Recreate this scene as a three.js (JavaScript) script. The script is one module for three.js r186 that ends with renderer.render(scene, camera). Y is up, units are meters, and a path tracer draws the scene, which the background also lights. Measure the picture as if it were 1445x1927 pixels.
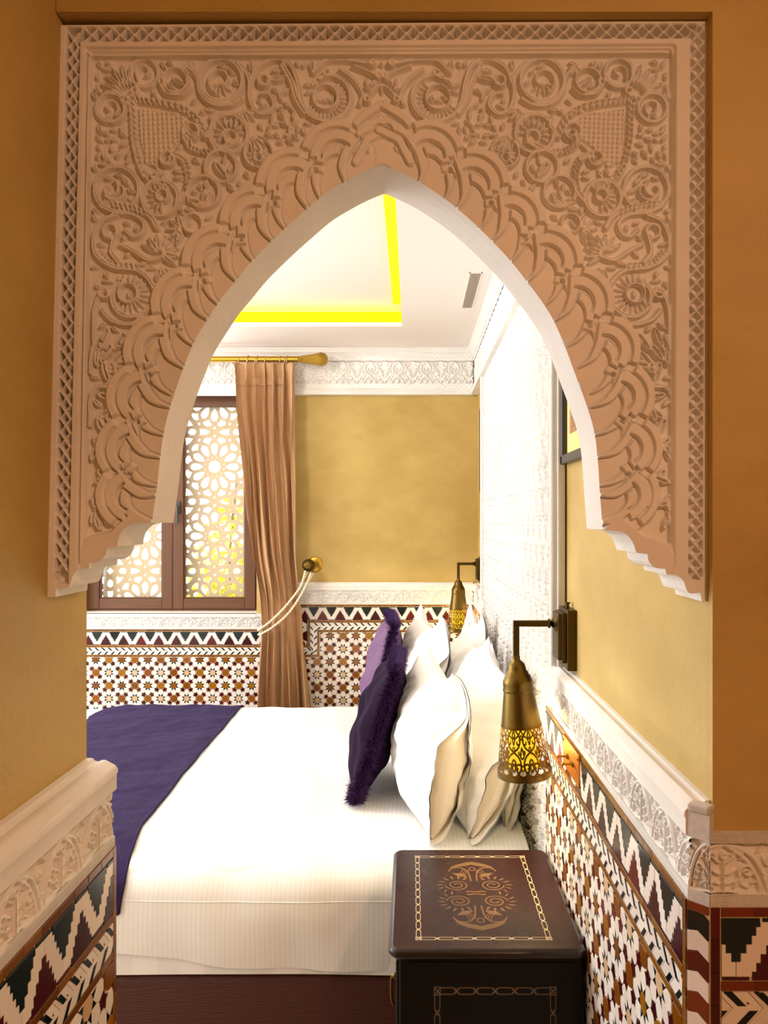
import * as THREE from 'three';
import { mergeGeometries, mergeVertices, toCreasedNormals } from 'three/addons/utils/BufferGeometryUtils.js';
import { RoundedBoxGeometry } from 'three/addons/geometries/RoundedBoxGeometry.js';
import { RectAreaLightUniformsLib } from 'three/addons/lights/RectAreaLightUniformsLib.js';

// ------------------------------------------------------------------ camera, sky, lights, exposure
const H = 1.55, F = 1447;                       // eye height (m), focal length (frame pixels)
const scene = new THREE.Scene();
const camera = new THREE.PerspectiveCamera(2 * Math.atan(963.5 / F) * 180 / Math.PI, 1445 / 1927, 0.05, 100);
camera.position.set(0, H, 0);
camera.lookAt(0, H, -5);
camera.setViewOffset(1445, 1927, -52.5, -15.5, 1445, 1927);

const renderer = new THREE.WebGLRenderer({ antialias: true });
renderer.setSize(1445, 1927);
renderer.toneMapping = THREE.LinearToneMapping;
renderer.toneMappingExposure = 1.0;
renderer.shadowMap.enabled = true;
RectAreaLightUniformsLib.init();

scene.background = new THREE.Color(1, 1, 1);    // bright overcast sky
scene.backgroundIntensity = 3.2;

function areaLight(color, intensity, w, h, pos, target) {
  const l = new THREE.RectAreaLight(color, intensity, w, h);
  l.position.set(...pos); l.lookAt(...target); scene.add(l); return l;
}
// daylight entering by an unseen opening in the bedroom's left wall, and by the screened window
areaLight(new THREE.Color(0.94, 0.97, 1.0), 4.0, 2.2, 1.9, [-2.92, 1.62, -2.8], [0, 1.2, -2.8]);
areaLight(new THREE.Color(.94, .97, 1), 3.2, 0.95, 1.2, [-1.43, 1.72, -4.5], [-1.43, 1.6, 0]);

// ------------------------------------------------------------------ helpers
function rng(seed) { let a = seed >>> 0; return () => { a = (a + 0x6d2b79f5) | 0; let t = Math.imul(a ^ (a >>> 15), 1 | a); t = (t + Math.imul(t ^ (t >>> 7), 61 | t)) ^ t; return ((t ^ (t >>> 14)) >>> 0) / 4294967296; }; }
const lerp = (a, b, t) => a + (b - a) * t, clamp = (x, a = 0, b = 1) => Math.min(b, Math.max(a, x));
const smooth = (a, b, x) => { const t = clamp((x - a) / (b - a)); return t * t * (3 - 2 * t); };
const used = {};
function numbered(name) { const n = used[name] = (used[name] ?? -1) + 1; return n ? name + '_' + String(n).padStart(3, '0') : name; }
function tag(o, label, category, group, kind) {
  if (label) o.userData.label = label;
  if (category) o.userData.category = category;
  if (group) o.userData.group = group;
  if (kind) o.userData.kind = kind;
  return o;
}
function mesh(name, geo, mat, parent = scene) {
  const m = new THREE.Mesh(geo, mat); m.name = parent === scene ? numbered(name) : name; m.castShadow = m.receiveShadow = true; parent.add(m); return m;
}
function group(name, pos = [0, 0, 0], ry = 0) {
  const g = new THREE.Group(); g.name = numbered(name); g.position.set(...pos); g.rotation.y = ry; scene.add(g); return g;
}
const struct = (o) => { o.userData.kind = 'structure'; return o; };
function box(x0, x1, y0, y1, z0, z1) { const g = new THREE.BoxGeometry(x1 - x0, y1 - y0, z1 - z0); g.translate((x0 + x1) / 2, (y0 + y1) / 2, (z0 + z1) / 2); return g; }
function rbox(w, h, d, r, x = 0, y = 0, z = 0, seg = 3) { const g = new RoundedBoxGeometry(w, h, d, seg, r); g.translate(x, y, z); return g; }
const bare = (g) => { const n = g.index ? g.toNonIndexed() : g.clone(); for (const k of Object.keys(n.attributes)) if (!['position', 'normal', 'uv'].includes(k)) n.deleteAttribute(k); return n; };
const merge = (list) => mergeGeometries(list.map(bare));
function tube(pts, r, seg = 24, rad = 8, closed = false) { return new THREE.TubeGeometry(new THREE.CatmullRomCurve3(pts.map((p) => new THREE.Vector3(...p)), closed), seg, r, rad, closed); }
function lathe(profile, seg = 40) { return new THREE.LatheGeometry(profile.map((p) => new THREE.Vector2(p[0], p[1])), seg); }
// grid surface from f(u, v) -> [x, y, z]
function surface(nu, nv, f, uvf) {
  const pos = new Float32Array((nu + 1) * (nv + 1) * 3), uv = new Float32Array((nu + 1) * (nv + 1) * 2), idx = [];
  for (let j = 0, k = 0; j <= nv; j++) for (let i = 0; i <= nu; i++, k++) {
    const p = f(i / nu, j / nv); pos.set(p, k * 3);
    const q = uvf ? uvf(i / nu, j / nv, p) : [i / nu, j / nv]; uv[k * 2] = q[0]; uv[k * 2 + 1] = q[1];
  }
  for (let j = 0; j < nv; j++) for (let i = 0; i < nu; i++) { const a = j * (nu + 1) + i, b = a + 1, c = a + nu + 1, d = c + 1; idx.push(a, b, d, a, d, c); }
  const g = new THREE.BufferGeometry();
  g.setAttribute('position', new THREE.BufferAttribute(pos, 3)); g.setAttribute('uv', new THREE.BufferAttribute(uv, 2)); g.setIndex(idx); g.computeVertexNormals();
  return g;
}
// polygon profile [[a, b], ...] (a across, b up) extruded by length along local x; z = a, y = b
function extrudeProfile(profile, x0, x1) {
  const s = new THREE.Shape(profile.map((p) => new THREE.Vector2(p[0], p[1])));
  const g = new THREE.ExtrudeGeometry(s, { depth: x1 - x0, bevelEnabled: false });
  const p = g.attributes.position;
  for (let i = 0; i < p.count; i++) { const a = p.getX(i), b = p.getY(i), c = p.getZ(i); p.setXYZ(i, x0 + c, b, a); }
  // (a, b, c) -> (c, b, a) mirrors: turn the triangles round
  for (let i = 0; i < p.count; i += 3) for (const at of [g.attributes.position, g.attributes.uv]) for (let k = 0; k < at.itemSize; k++) { const t = at.array[(i + 1) * at.itemSize + k]; at.array[(i + 1) * at.itemSize + k] = at.array[(i + 2) * at.itemSize + k]; at.array[(i + 2) * at.itemSize + k] = t; }
  g.deleteAttribute('normal');
  return toCreasedNormals(g, 0.6);
}
// uv in metres by the dominant axis of each face
function worldUV(g, scale = 1) {
  g = g.index ? g.toNonIndexed() : g; g.computeVertexNormals();
  const p = g.attributes.position, n = g.attributes.normal, uv = new Float32Array(p.count * 2);
  for (let i = 0; i < p.count; i += 3) {
    const ax = Math.abs(n.getX(i)), ay = Math.abs(n.getY(i)), az = Math.abs(n.getZ(i));
    for (let k = i; k < i + 3; k++) {
      const q = ax >= ay && ax >= az ? [p.getZ(k), p.getY(k)] : ay >= az ? [p.getX(k), p.getZ(k)] : [p.getX(k), p.getY(k)];
      uv[k * 2] = q[0] * scale; uv[k * 2 + 1] = q[1] * scale;
    }
  }
  g.setAttribute('uv', new THREE.BufferAttribute(uv, 2)); return g;
}
// tileable fractal noise 0..1
function noiseField(n, cells, octaves, seed, stretch = 1) {
  const out = new Float32Array(n * n); let amp = 1, sum = 0;
  for (let o = 0; o < octaves; o++) {
    const cx = cells << o, cy = Math.max(1, Math.round((cells << o) / stretch)), r = rng(seed + o * 101), lat = new Float32Array(cx * cy);
    for (let i = 0; i < lat.length; i++) lat[i] = r();
    for (let y = 0; y < n; y++) for (let x = 0; x < n; x++) {
      const fx = x / n * cx, fy = y / n * cy, ix = Math.floor(fx), iy = Math.floor(fy), tx = fx - ix, ty = fy - iy, sx = tx * tx * (3 - 2 * tx), sy = ty * ty * (3 - 2 * ty);
      const a = lat[(iy % cy) * cx + ix % cx], b = lat[(iy % cy) * cx + (ix + 1) % cx], c = lat[((iy + 1) % cy) * cx + ix % cx], d = lat[((iy + 1) % cy) * cx + (ix + 1) % cx];
      out[y * n + x] += amp * lerp(lerp(a, b, sx), lerp(c, d, sx), sy);
    }
    sum += amp; amp *= 0.55;
  }
  let lo = 1e9, hi = -1e9; for (const v of out) { lo = Math.min(lo, v); hi = Math.max(hi, v); }
  for (let i = 0; i < out.length; i++) out[i] = (out[i] - lo) / (hi - lo);
  return out;
}
function dataTexture(n, f, srgb, rep = 1) {
  const d = new Uint8Array(n * n * 4);
  for (let y = 0; y < n; y++) for (let x = 0; x < n; x++) { const c = f(x, y, y * n + x), k = (y * n + x) * 4; d[k] = c[0]; d[k + 1] = c[1]; d[k + 2] = c[2]; d[k + 3] = 255; }
  const t = new THREE.DataTexture(d, n, n); t.wrapS = t.wrapT = THREE.RepeatWrapping; t.magFilter = t.minFilter = THREE.LinearFilter; if (srgb) t.colorSpace = THREE.SRGBColorSpace; t.repeat.set(rep, rep); t.needsUpdate = true; return t;
}
function canvasTexture(w, h, draw, srgb = true) {
  const c = document.createElement('canvas'); c.width = w; c.height = h; draw(c.getContext('2d'), w, h);
  const t = new THREE.CanvasTexture(c); if (srgb) t.colorSpace = THREE.SRGBColorSpace; t.wrapS = t.wrapT = THREE.RepeatWrapping; return t;
}

// ------------------------------------------------------------------ materials
const N1 = noiseField(512, 4, 7, 11), N2 = noiseField(512, 8, 6, 77, 0.5), N3 = noiseField(256, 24, 4, 5), N4 = noiseField(512, 3, 4, 31);
const tadelaktMap = dataTexture(512, (x, y, i) => { const a = N1[i], b = N2[i], c = N4[i], v = 0.7 * (a - 0.5) + 0.42 * (b - 0.5) + 0.4 * (c - 0.5); return [clamp(190 + 36 * v, 0, 255), clamp(161 + 38 * v, 0, 255), clamp(90 + 42 * v, 0, 255)]; }, true, 0.8);
const tadelaktRough = dataTexture(512, (x, y, i) => { const v = 120 + 90 * N1[i]; return [v, v, v]; }, false, 0.8);
const bumpTex = dataTexture(256, (x, y, i) => { const v = 255 * N3[i]; return [v, v, v]; }, false, 4);
const plasterMap = dataTexture(512, (x, y, i) => { const v = 236 + 30 * (N1[i] - 0.5) + 12 * (N2[i] - .5); return [v, v - 4, v - 10]; }, true, 0.7);
const M = {};
const std = (o) => new THREE.MeshStandardMaterial(o);
M.ochre = std({ map: tadelaktMap, roughness: 1.0, roughnessMap: tadelaktRough, bumpMap: bumpTex, bumpScale: 0.0006 });
M.plaster = std({ map: plasterMap, roughness: 0.85, bumpMap: bumpTex, bumpScale: 0.0005 });
M.plain = std({ color: 0xefe7df, roughness: 0.85 });
M.ceil = std({ color: 0xf1e9e2, roughness: 0.9 });
M.grout = std({ color: 0xe6d3b2, roughness: 0.9 });
M.floor = std({ color: 0xb5a596, roughness: 0.45 });
const glaze = (c) => std({ color: c, roughness: 0.16 });
const T = {
  white: [glaze(0xf0e6dc), glaze(0xe9dfd6), glaze(0xf4ece4)], dark: [glaze(0x15211f), glaze(0x1c2626), glaze(0x0f1617)], maroon: [glaze(0x4a0f12), glaze(0x3b0c10), glaze(0x5a1516)],
  amber: [glaze(0x8f5410), glaze(0x7f470c), glaze(0x996512)], brick: [glaze(0x7d4e14), glaze(0x6e3f0e), glaze(0x8a5a1c)], pink: [glaze(0xd8b894), glaze(0xd2ae88)], rust: [glaze(0x7a3413), glaze(0x6b2a10)],
};
M.brass = std({ color: 0x715b2c, metalness: 1, roughness: 0.34 });
M.brassBright = std({ color: 0xc29a3c, metalness: 1, roughness: 0.3 });
M.brassDark = std({ color: 0x53421f, metalness: 1, roughness: 0.42 });
M.copper = std({ color: 0xd98218, metalness: 0.85, roughness: 0.34 });
const woodMap = canvasTexture(256, 1024, (c, w, h) => {
  c.fillStyle = '#5f3817'; c.fillRect(0, 0, w, h); const r = rng(8);
  for (let i = 0; i < 900; i++) { const x = r() * w, y = r() * h, l = 60 + r() * 300, k = r(); c.strokeStyle = k < 0.5 ? `rgba(40,20,10,${0.06 + 0.2 * r()})` : `rgba(150,95,55,${0.05 + 0.14 * r()})`; c.lineWidth = 0.6 + r() * 1.6; c.beginPath(); c.moveTo(x, y); c.bezierCurveTo(x + 3 * (r() - .5), y + l / 3, x + 6 * (r() - .5), y + 2 * l / 3, x + 6 * (r() - .5), y + l); c.stroke(); }
});
M.wood = std({ map: woodMap, roughness: 0.5 });
M.darkWood = std({ color: 0x160d09, roughness: 0.4 });
M.glass = new THREE.MeshPhysicalMaterial({ color: 0xffffff, transmission: 1, thickness: 0, roughness: 0.02, ior: 1.45 });
// ------------------------------------------------------------------ relief carving: a drawn height map becomes real displaced geometry
class Relief {                                   // gray 0..255 per unit square, drawn with a 2-D context
  constructor(w, h, base) { this.c = document.createElement('canvas'); this.c.width = w; this.c.height = h; this.w = w; this.h = h; this.x = this.c.getContext('2d'); this.x.fillStyle = this.g(base); this.x.fillRect(0, 0, w, h); this.x.lineCap = 'round'; this.x.lineJoin = 'round'; }
  g(v) { v = Math.round(clamp(v, 0, 255)); return `rgb(${v},${v},${v})`; }
  path(pts, closed) {                            // smooth curve through points
    const n = pts.length, c = this.x, P = (i) => closed ? pts[(i + n) % n] : pts[clamp(i, 0, n - 1)];
    c.beginPath(); c.moveTo(...pts[0]);
    for (let i = 0; i < (closed ? n : n - 1); i++) { const a = P(i - 1), b = P(i), d = P(i + 1), e = P(i + 2); c.bezierCurveTo(b[0] + (d[0] - a[0]) / 6, b[1] + (d[1] - a[1]) / 6, d[0] - (e[0] - b[0]) / 6, d[1] - (e[1] - b[1]) / 6, d[0], d[1]); }
    if (closed) c.closePath();
  }
  rounded(w, g, bevel = 1) {                     // strokes the current path with a rounded section
    const c = this.x; c.globalCompositeOperation = 'lighten';
    for (const [f, d] of [[1, -50], [0.82, -24], [0.6, -7], [0.36, 0]]) { c.lineWidth = w * f; c.strokeStyle = this.g(g + d * bevel); c.stroke(); }
    c.globalCompositeOperation = 'source-over';
  }
  curve(pts, w = 8, g = 205, closed) { this.path(pts, closed); this.rounded(w, g); if (this.lined && w >= 8) this.groove(w, g); }
  groove(w, g) { const c = this.x; c.globalCompositeOperation = 'darken'; c.lineWidth = Math.max(1.7, w * .2); c.strokeStyle = this.g(g - 62); c.stroke(); c.globalCompositeOperation = 'source-over'; }
  ring(x, y, r, w = 8, g = 205, a0 = 0, a1 = 7) { this.x.beginPath(); this.x.arc(x, y, r, a0, Math.min(a1, a0 + Math.PI * 2)); this.rounded(w, g); if (this.lined && w >= 8 && r > 20) this.groove(w, g); }
  spiral(x, y, r0, r1, a0, turn, w = 7, g = 205) { const p = []; for (let i = 0; i <= 20; i++) { const t = i / 20, a = a0 + turn * t, r = lerp(r0, r1, t); p.push([x + r * Math.cos(a), y + r * Math.sin(a)]); } this.curve(p, w, g); }
  cut(pts, w = 2, g = 60) { this.path(pts); const c = this.x; c.globalCompositeOperation = 'darken'; c.lineWidth = w; c.strokeStyle = this.g(g); c.stroke(); c.globalCompositeOperation = 'source-over'; }
  hole(x, y, r, g = 30) { const c = this.x; c.globalCompositeOperation = 'darken'; c.beginPath(); c.arc(x, y, r, 0, 7); c.fillStyle = this.g(g); c.fill(); c.globalCompositeOperation = 'source-over'; }
  leaf(x, y, len, wid, ang, g = 200, vein = true) {  // almond leaf from its foot
    const c = this.x, ca = Math.cos(ang), sa = Math.sin(ang), q = (u, v) => [x + u * ca - v * sa, y + u * sa + v * ca];
    c.globalCompositeOperation = 'lighten';
    for (const [f, d] of [[1, -45], [0.8, -20], [0.55, 0]]) { c.beginPath(); c.moveTo(...q(len * (1 - f) * .3, 0)); c.bezierCurveTo(...q(len * 0.3, wid * f), ...q(len * 0.75, wid * f * 0.8), ...q(len * lerp(.9, 1, f), 0)); c.bezierCurveTo(...q(len * 0.75, -wid * f * 0.8), ...q(len * 0.3, -wid * f), ...q(len * (1 - f) * .3, 0)); c.fillStyle = this.g(g + d); c.fill(); }
    c.globalCompositeOperation = 'source-over';
    if (vein) this.cut([q(len * 0.28, 0), q(len * 0.6, wid * .05), q(len * 0.82, 0)], Math.max(1.6, wid * 0.26), 95);
  }
  fan(x, y, r0, r1, a0, a1, n, wid, g = 200) { for (let i = 0; i < n; i++) { const a = lerp(a0, a1, n > 1 ? i / (n - 1) : 0); this.leaf(x + r0 * Math.cos(a), y + r0 * Math.sin(a), r1 - r0, wid, a, g); } }
  ticks(x, y, r0, r1, a0, a1, n, w = 2, skew = 0.25) { for (let i = 0; i < n; i++) { const a = lerp(a0, a1, i / (n - 1)); this.cut([[x + r0 * Math.cos(a), y + r0 * Math.sin(a)], [x + r1 * Math.cos(a + skew), y + r1 * Math.sin(a + skew)]], w, 85); } }
  barbs(pts, w, n, tw = 2, g = 85) {             // cross cuts along a band
    for (let i = 0; i < n; i++) { const t = (i + 0.5) / n * (pts.length - 1), k = Math.min(pts.length - 2, Math.floor(t)), f = t - k, a = pts[k], b = pts[k + 1], dx = b[0] - a[0], dy = b[1] - a[1], l = Math.hypot(dx, dy), x = lerp(a[0], b[0], f), y = lerp(a[1], b[1], f), nx = -dy / l, ny = dx / l, sx = dx / l * w * .3, sy = dy / l * w * .3; this.cut([[x - nx * w / 2 - sx, y - ny * w / 2 - sy], [x + nx * w / 2 + sx, y + ny * w / 2 + sy]], tw, g); }
  }
  finish(blur = 1) {
    const { w, h } = this, d = this.x.getImageData(0, 0, w, h).data; let a = new Float32Array(w * h); for (let i = 0; i < a.length; i++) a[i] = d[i * 4];
    for (let k = 0; k < blur; k++) {
      const b = new Float32Array(w * h);
      for (let y = 0; y < h; y++) for (let x = 0; x < w; x++) { const l = this.wrap ? (x + w - 1) % w : Math.max(0, x - 1), r = this.wrap ? (x + 1) % w : Math.min(w - 1, x + 1); b[y * w + x] = (a[y * w + l] + 2 * a[y * w + x] + a[y * w + r]) / 4; }
      for (let x = 0; x < w; x++) for (let y = 0; y < h; y++) { const u = this.wrapY ? (y + h - 1) % h : Math.max(0, y - 1), v = this.wrapY ? (y + 1) % h : Math.min(h - 1, y + 1); a[y * w + x] = (b[u * w + x] + 2 * b[y * w + x] + b[v * w + x]) / 4; }
    }
    this.a = a; return this;
  }
  at(x, y) {                                     // bilinear, wraps where told to
    const { w, h, a } = this; let X0 = Math.floor(x), Y0 = Math.floor(y); const fx = x - X0, fy = y - Y0;
    const ix = (k) => this.wrap ? ((k % w) + w) % w : clamp(k, 0, w - 1), iy = (k) => this.wrapY ? ((k % h) + h) % h : clamp(k, 0, h - 1);
    const x0 = ix(X0), x1 = ix(X0 + 1), y0 = iy(Y0) * w, y1 = iy(Y0 + 1) * w;
    return lerp(lerp(a[y0 + x0], a[y0 + x1], fx), lerp(a[y1 + x0], a[y1 + x1], fx), fy);
  }
}
// strip of carving in local x (length) and y (0 .. -h): unit of width pw repeated
function carvedStrip(rel, pw, h, x0, x1, res, depth, z0 = 0, ph = h) {
  const nx = Math.max(2, Math.round((x1 - x0) / res)), ny = Math.max(2, Math.round(h / res));
  return surface(nx, ny, (u, v) => { const x = lerp(x0, x1, u), y = -h * (1 - v); return [x, y, z0 + (rel.at(x / pw * rel.w, -y / ph * rel.h) / 255 - 1) * depth]; }, (u, v, p) => [p[0], p[1]]);
}
// dado frieze unit: crossing arches with leaf stems
const dadoRel = (() => {
  const r = new Relief(226, 136, 40); r.wrap = true;
  for (const dx of [-226, 0, 226]) {
    const X = (x) => x + dx;
    r.curve([[X(0), 132], [X(14), 84], [X(48), 36], [X(113), 10], [X(178), 36], [X(212), 84], [X(226), 132]], 12, 228);
    r.curve([[X(-113), 10], [X(-60), 44], [X(-26), 96], [X(-14), 132]], 8, 215); r.curve([[X(113), 12], [X(60), 50], [X(30), 96], [X(22), 132]], 8, 215); r.curve([[X(113), 12], [X(166), 50], [X(196), 96], [X(204), 132]], 8, 215);
    for (const s of [-1, 1]) {
      const m = (x) => X(113 + s * x);
      r.spiral(m(60), 82, 25, 8, s > 0 ? 2.2 : 0.9, s > 0 ? 5.5 : -5.5, 8.5, 222); r.ring(m(58), 82, 6, 5, 215); r.leaf(m(44), 112, 26, 6, s > 0 ? .5 : Math.PI - .5, 215); r.leaf(m(70), 112, 24, 6, s > 0 ? -.6 : Math.PI + .6, 215);
      r.leaf(m(24), 128, 48, 9, s > 0 ? -1.1 : Math.PI + 1.1, 215); r.leaf(m(6), 62, 36, 6.5, s > 0 ? -0.7 : Math.PI + 0.7, 215); r.leaf(m(6), 90, 32, 6.5, s > 0 ? -0.5 : Math.PI + 0.5, 215); r.leaf(m(6), 114, 26, 6, s > 0 ? -0.4 : Math.PI + 0.4, 212);
      r.leaf(m(113), 70, 34, 7, s > 0 ? Math.PI + 1.1 : -1.1, 212); r.leaf(m(113), 100, 28, 6, s > 0 ? Math.PI + .7 : -.7, 212); r.leaf(m(104), 12, 32, 8, s > 0 ? 2.3 : 0.8, 212); r.leaf(m(113), 40, 26, 7, s > 0 ? 1.9 : 1.2, 210);
      r.curve([[m(20), 40], [m(34), 30], [m(48), 36], [m(42), 50]], 6, 212);
    }
    r.curve([[X(113), 132], [X(113), 34]], 7, 225); r.ring(X(113), 40, 8, 6, 220); r.leaf(X(0), 128, 58, 10, -Math.PI / 2, 218); r.curve([[X(-10), 134], [X(60), 134], [X(113), 130], [X(166), 134], [X(236), 134]], 5, 210);
  }
  return r.finish(2);
})();
// cornice frieze unit: pointed medallions, crossed stems, dotted leaves
const crownRel = (() => {
  const r = new Relief(260, 212, 40); r.wrap = true;
  for (const dx of [-260, 0, 260]) for (const s of [-1, 1]) {
    const m = (x) => dx + 130 + s * x;
    r.curve([[m(0), 8], [m(34), 40], [m(46), 76], [m(30), 112], [m(0), 138], [m(-40), 176], [m(-56), 206]], 10, 222);
    r.curve([[m(62), 30], [m(76), 66], [m(70), 104], [m(40), 130]], 9, 210); r.curve([[m(10), 10], [m(60), 22], [m(110), 10], [m(130), 4]], 9, 215);
    r.leaf(m(3), 112, 40, 9, s > 0 ? -0.9 : Math.PI + .9, 210); r.leaf(m(3), 92, 36, 8, s > 0 ? -0.9 : Math.PI + .9, 210);
    r.leaf(m(126), 158, 96, 26, s > 0 ? -1.95 : Math.PI + 1.95, 212, false); for (const [hx, hy] of [[112, 76], [102, 96], [116, 104], [104, 122], [118, 134]]) r.hole(m(hx), hy, 4.5, 60);
    r.spiral(m(72), 168, 28, 8, s > 0 ? -2.4 : -0.7, s > 0 ? 5.4 : -5.4, 11, 215); r.hole(m(74), 172, 5);
    r.leaf(m(124), 206, 40, 10, s > 0 ? -2.2 : Math.PI + 2.2, 210); r.leaf(m(0), 206, 46, 9, -Math.PI / 2 + s * 0.5, 210); r.leaf(m(84), 60, 42, 8, s > 0 ? -.9 : Math.PI + .9, 205);
  }
  for (const dx of [0, 260]) { r.cut([[dx, 0], [dx, 212]], 5, 40); r.curve([[dx + 130, 206], [dx + 130, 160]], 8, 215); }
  return r.finish(2);
})();
const toothRel = (() => { const r = new Relief(64, 40, 90); r.wrap = true; for (const dx of [-64, 0, 64]) { r.curve([[dx, 32], [dx + 32, 10], [dx + 64, 32]], 11, 225); r.leaf(dx + 6, 12, 26, 7, .35, 200, false); } return r.finish(2); })();
// wall panel unit: lozenge net filled with leaves
const panelRel = (() => {
  const r = new Relief(200, 300, 20); r.wrap = r.wrapY = true;
  for (const dx of [-200, 0, 200]) for (const dy of [-300, 0, 300]) for (const [ox, oy] of [[0, 0], [100, 150]]) {
    const P = (x, y) => [dx + ox + x, dy + oy + y];
    for (const s of [-1, 1]) {
      r.curve([P(0, -75), P(s * 30, -60), P(s * 44, -28), P(s * 50, 0), P(s * 44, 28), P(s * 30, 60), P(0, 75)], 12, 220);
      r.spiral(...P(s * 18, 22), 15, 5, s > 0 ? 2.5 : .6, s * 5, 8, 205); r.leaf(...P(s * 3, 60), 46, 10, -Math.PI / 2 + s * 0.45, 205); r.leaf(...P(s * 2, 6), 44, 9, -Math.PI / 2 + s * 0.35, 205); r.leaf(...P(s * 52, 66), 34, 9, -Math.PI / 2 - s * .5, 200);
      r.hole(...P(s * 20, -18), 4); r.hole(...P(s * 48, 46), 5); r.hole(...P(s * 60, 20), 4);
    }
    r.leaf(...P(0, -12), 50, 9, -Math.PI / 2, 215); r.hole(...P(0, 40), 5); r.hole(...P(0, -66), 4);
  }
  return r.finish(1);
})();

// ------------------------------------------------------------------ zellige: every piece a bevelled prism
function clipPoly(poly, planes) {                // keep nx*x + ny*y >= c
  let p = poly;
  for (const [nx, ny, c] of planes) {
    const o = [];
    for (let i = 0; i < p.length; i++) { const a = p[i], b = p[(i + 1) % p.length], da = nx * a[0] + ny * a[1] - c, db = nx * b[0] + ny * b[1] - c; if (da >= 0) o.push(a); if ((da >= 0) !== (db >= 0)) { const t = da / (da - db); o.push([lerp(a[0], b[0], t), lerp(a[1], b[1], t)]); } }
    p = o; if (p.length < 3) return null;
  }
  const q = p.filter((a, i) => { const b = p[(i + 1) % p.length]; return Math.hypot(a[0] - b[0], a[1] - b[1]) > 0.0004; });
  return q.length < 3 || Math.abs(area(q)) < 4e-6 ? null : q;
}
function area(p) { let s = 0; for (let i = 0; i < p.length; i++) { const a = p[i], b = p[(i + 1) % p.length]; s += a[0] * b[1] - a[1] * b[0]; } return s / 2; }
function inset(p, g) {
  const n = p.length, o = [];
  for (let i = 0; i < n; i++) {
    const a = p[(i + n - 1) % n], b = p[i], c = p[(i + 1) % n], l1 = Math.hypot(b[0] - a[0], b[1] - a[1]), l2 = Math.hypot(c[0] - b[0], c[1] - b[1]);
    const n1 = [-(b[1] - a[1]) / l1, (b[0] - a[0]) / l1], n2 = [-(c[1] - b[1]) / l2, (c[0] - b[0]) / l2]; let k = 1 + n1[0] * n2[0] + n1[1] * n2[1]; k = Math.max(k, 0.35);
    o.push([b[0] + (n1[0] + n2[0]) / k * g, b[1] + (n1[1] + n2[1]) / k * g]);
  }
  return o;
}
function prism(poly, h = 0.003, gap = 0.00045, bev = 0.0003) {
  if (area(poly) < 0) poly = [...poly].reverse();
  const a = inset(poly, gap), t = inset(poly, gap + bev), n = a.length, pos = [], tri = (p, q, r) => pos.push(...p, ...q, ...r);
  for (let i = 0; i < n; i++) { const j = (i + 1) % n; const A = [...a[i], 0], B = [...a[j], 0], C = [...a[j], h - bev], D = [...a[i], h - bev], E = [...t[j], h], G = [...t[i], h]; tri(A, B, C); tri(A, C, D); tri(D, C, E); tri(D, E, G); }
  for (const f of THREE.ShapeUtils.triangulateShape(t.map((p) => new THREE.Vector2(...p)), [])) { const q = f.map((k) => [...t[k], h]); if (area(q.map((p) => p.slice(0, 2))) < 0) q.reverse(); tri(...q); }
  const g = new THREE.BufferGeometry(); g.setAttribute('position', new THREE.Float32BufferAttribute(pos, 3)); g.computeVertexNormals(); return g;
}
const stuffMat = std({ vertexColors: true, roughness: 0.16 });
class TilePanel {
  constructor(o, seed) { this.o = o; this.list = []; this.r = rng(seed); o.updateMatrixWorld(true); this.n = new THREE.Vector3(0, 0, 1).transformDirection(o.matrixWorld); }
  add(name, poly, mats, planes, z = 0, h = 0.003) {
    const p = planes && planes.length ? clipPoly(poly, planes) : poly; if (!p) return;
    let cx = 0, cy = 0; for (const q of p) { cx += q[0]; cy += q[1]; } cx /= p.length; cy /= p.length;
    const w = new THREE.Vector3(cx, cy, 0).applyMatrix4(this.o.matrixWorld), d = -w.z, v = w.clone().sub(camera.position); const L = v.length(), cosv = Math.abs(v.dot(this.n)) / L;
    const px = 775 + F * w.x / d, py = 979 - F * (w.y - H) / d;
    if (d < 0.2 || px < -160 || px > 2300 || py > 2100 || py < -100) return;
    this.list.push({ name, p, cx, cy, z, h, mat: mats[Math.floor(this.r() * mats.length)], px: Math.sqrt(Math.abs(area(p)) * cosv) * F / d, tx: (this.r() - .5) * .016, ty: (this.r() - .5) * .016 });
  }
  finish(minPx = 8.5) {
    const by = {}, rest = [], cache = new Map(); for (const e of this.list) (by[e.name] ??= []).push(e);
    for (const [name, l] of Object.entries(by)) {
      l.sort((a, b) => b.px - a.px);
      l.forEach((e, k) => {
        if (k >= 300 || e.px < minPx) { rest.push(e); return; }
        const local = e.p.map((q) => [q[0] - e.cx, q[1] - e.cy]), key = e.h + local.map((q) => q.map((v) => Math.round(v * 2e4)).join()).join(';');
        if (!cache.has(key)) cache.set(key, prism(local, e.h));
        const m = mesh(name, cache.get(key), e.mat, this.o); m.position.set(e.cx, e.cy, e.z); m.rotation.set(e.tx, e.ty, 0);
        const c = by[name].count = (by[name].count ?? -1) + 1; if (c) m.name = name + '_' + String(c).padStart(3, '0');
      });
    }
    if (rest.length) {
      const g = mergeGeometries(rest.map((e) => { const q = prism(e.p, e.h); q.translate(0, 0, e.z); const n = q.attributes.position.count, col = new Float32Array(n * 3), c = e.mat.color; for (let i = 0; i < n; i++) col.set([c.r, c.g, c.b], i * 3); q.setAttribute('color', new THREE.BufferAttribute(col, 3)); return q; }));
      tag(mesh('small_tiles', g, stuffMat, this.o), null, null, null, 'stuff');
    }
  }
}
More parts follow.
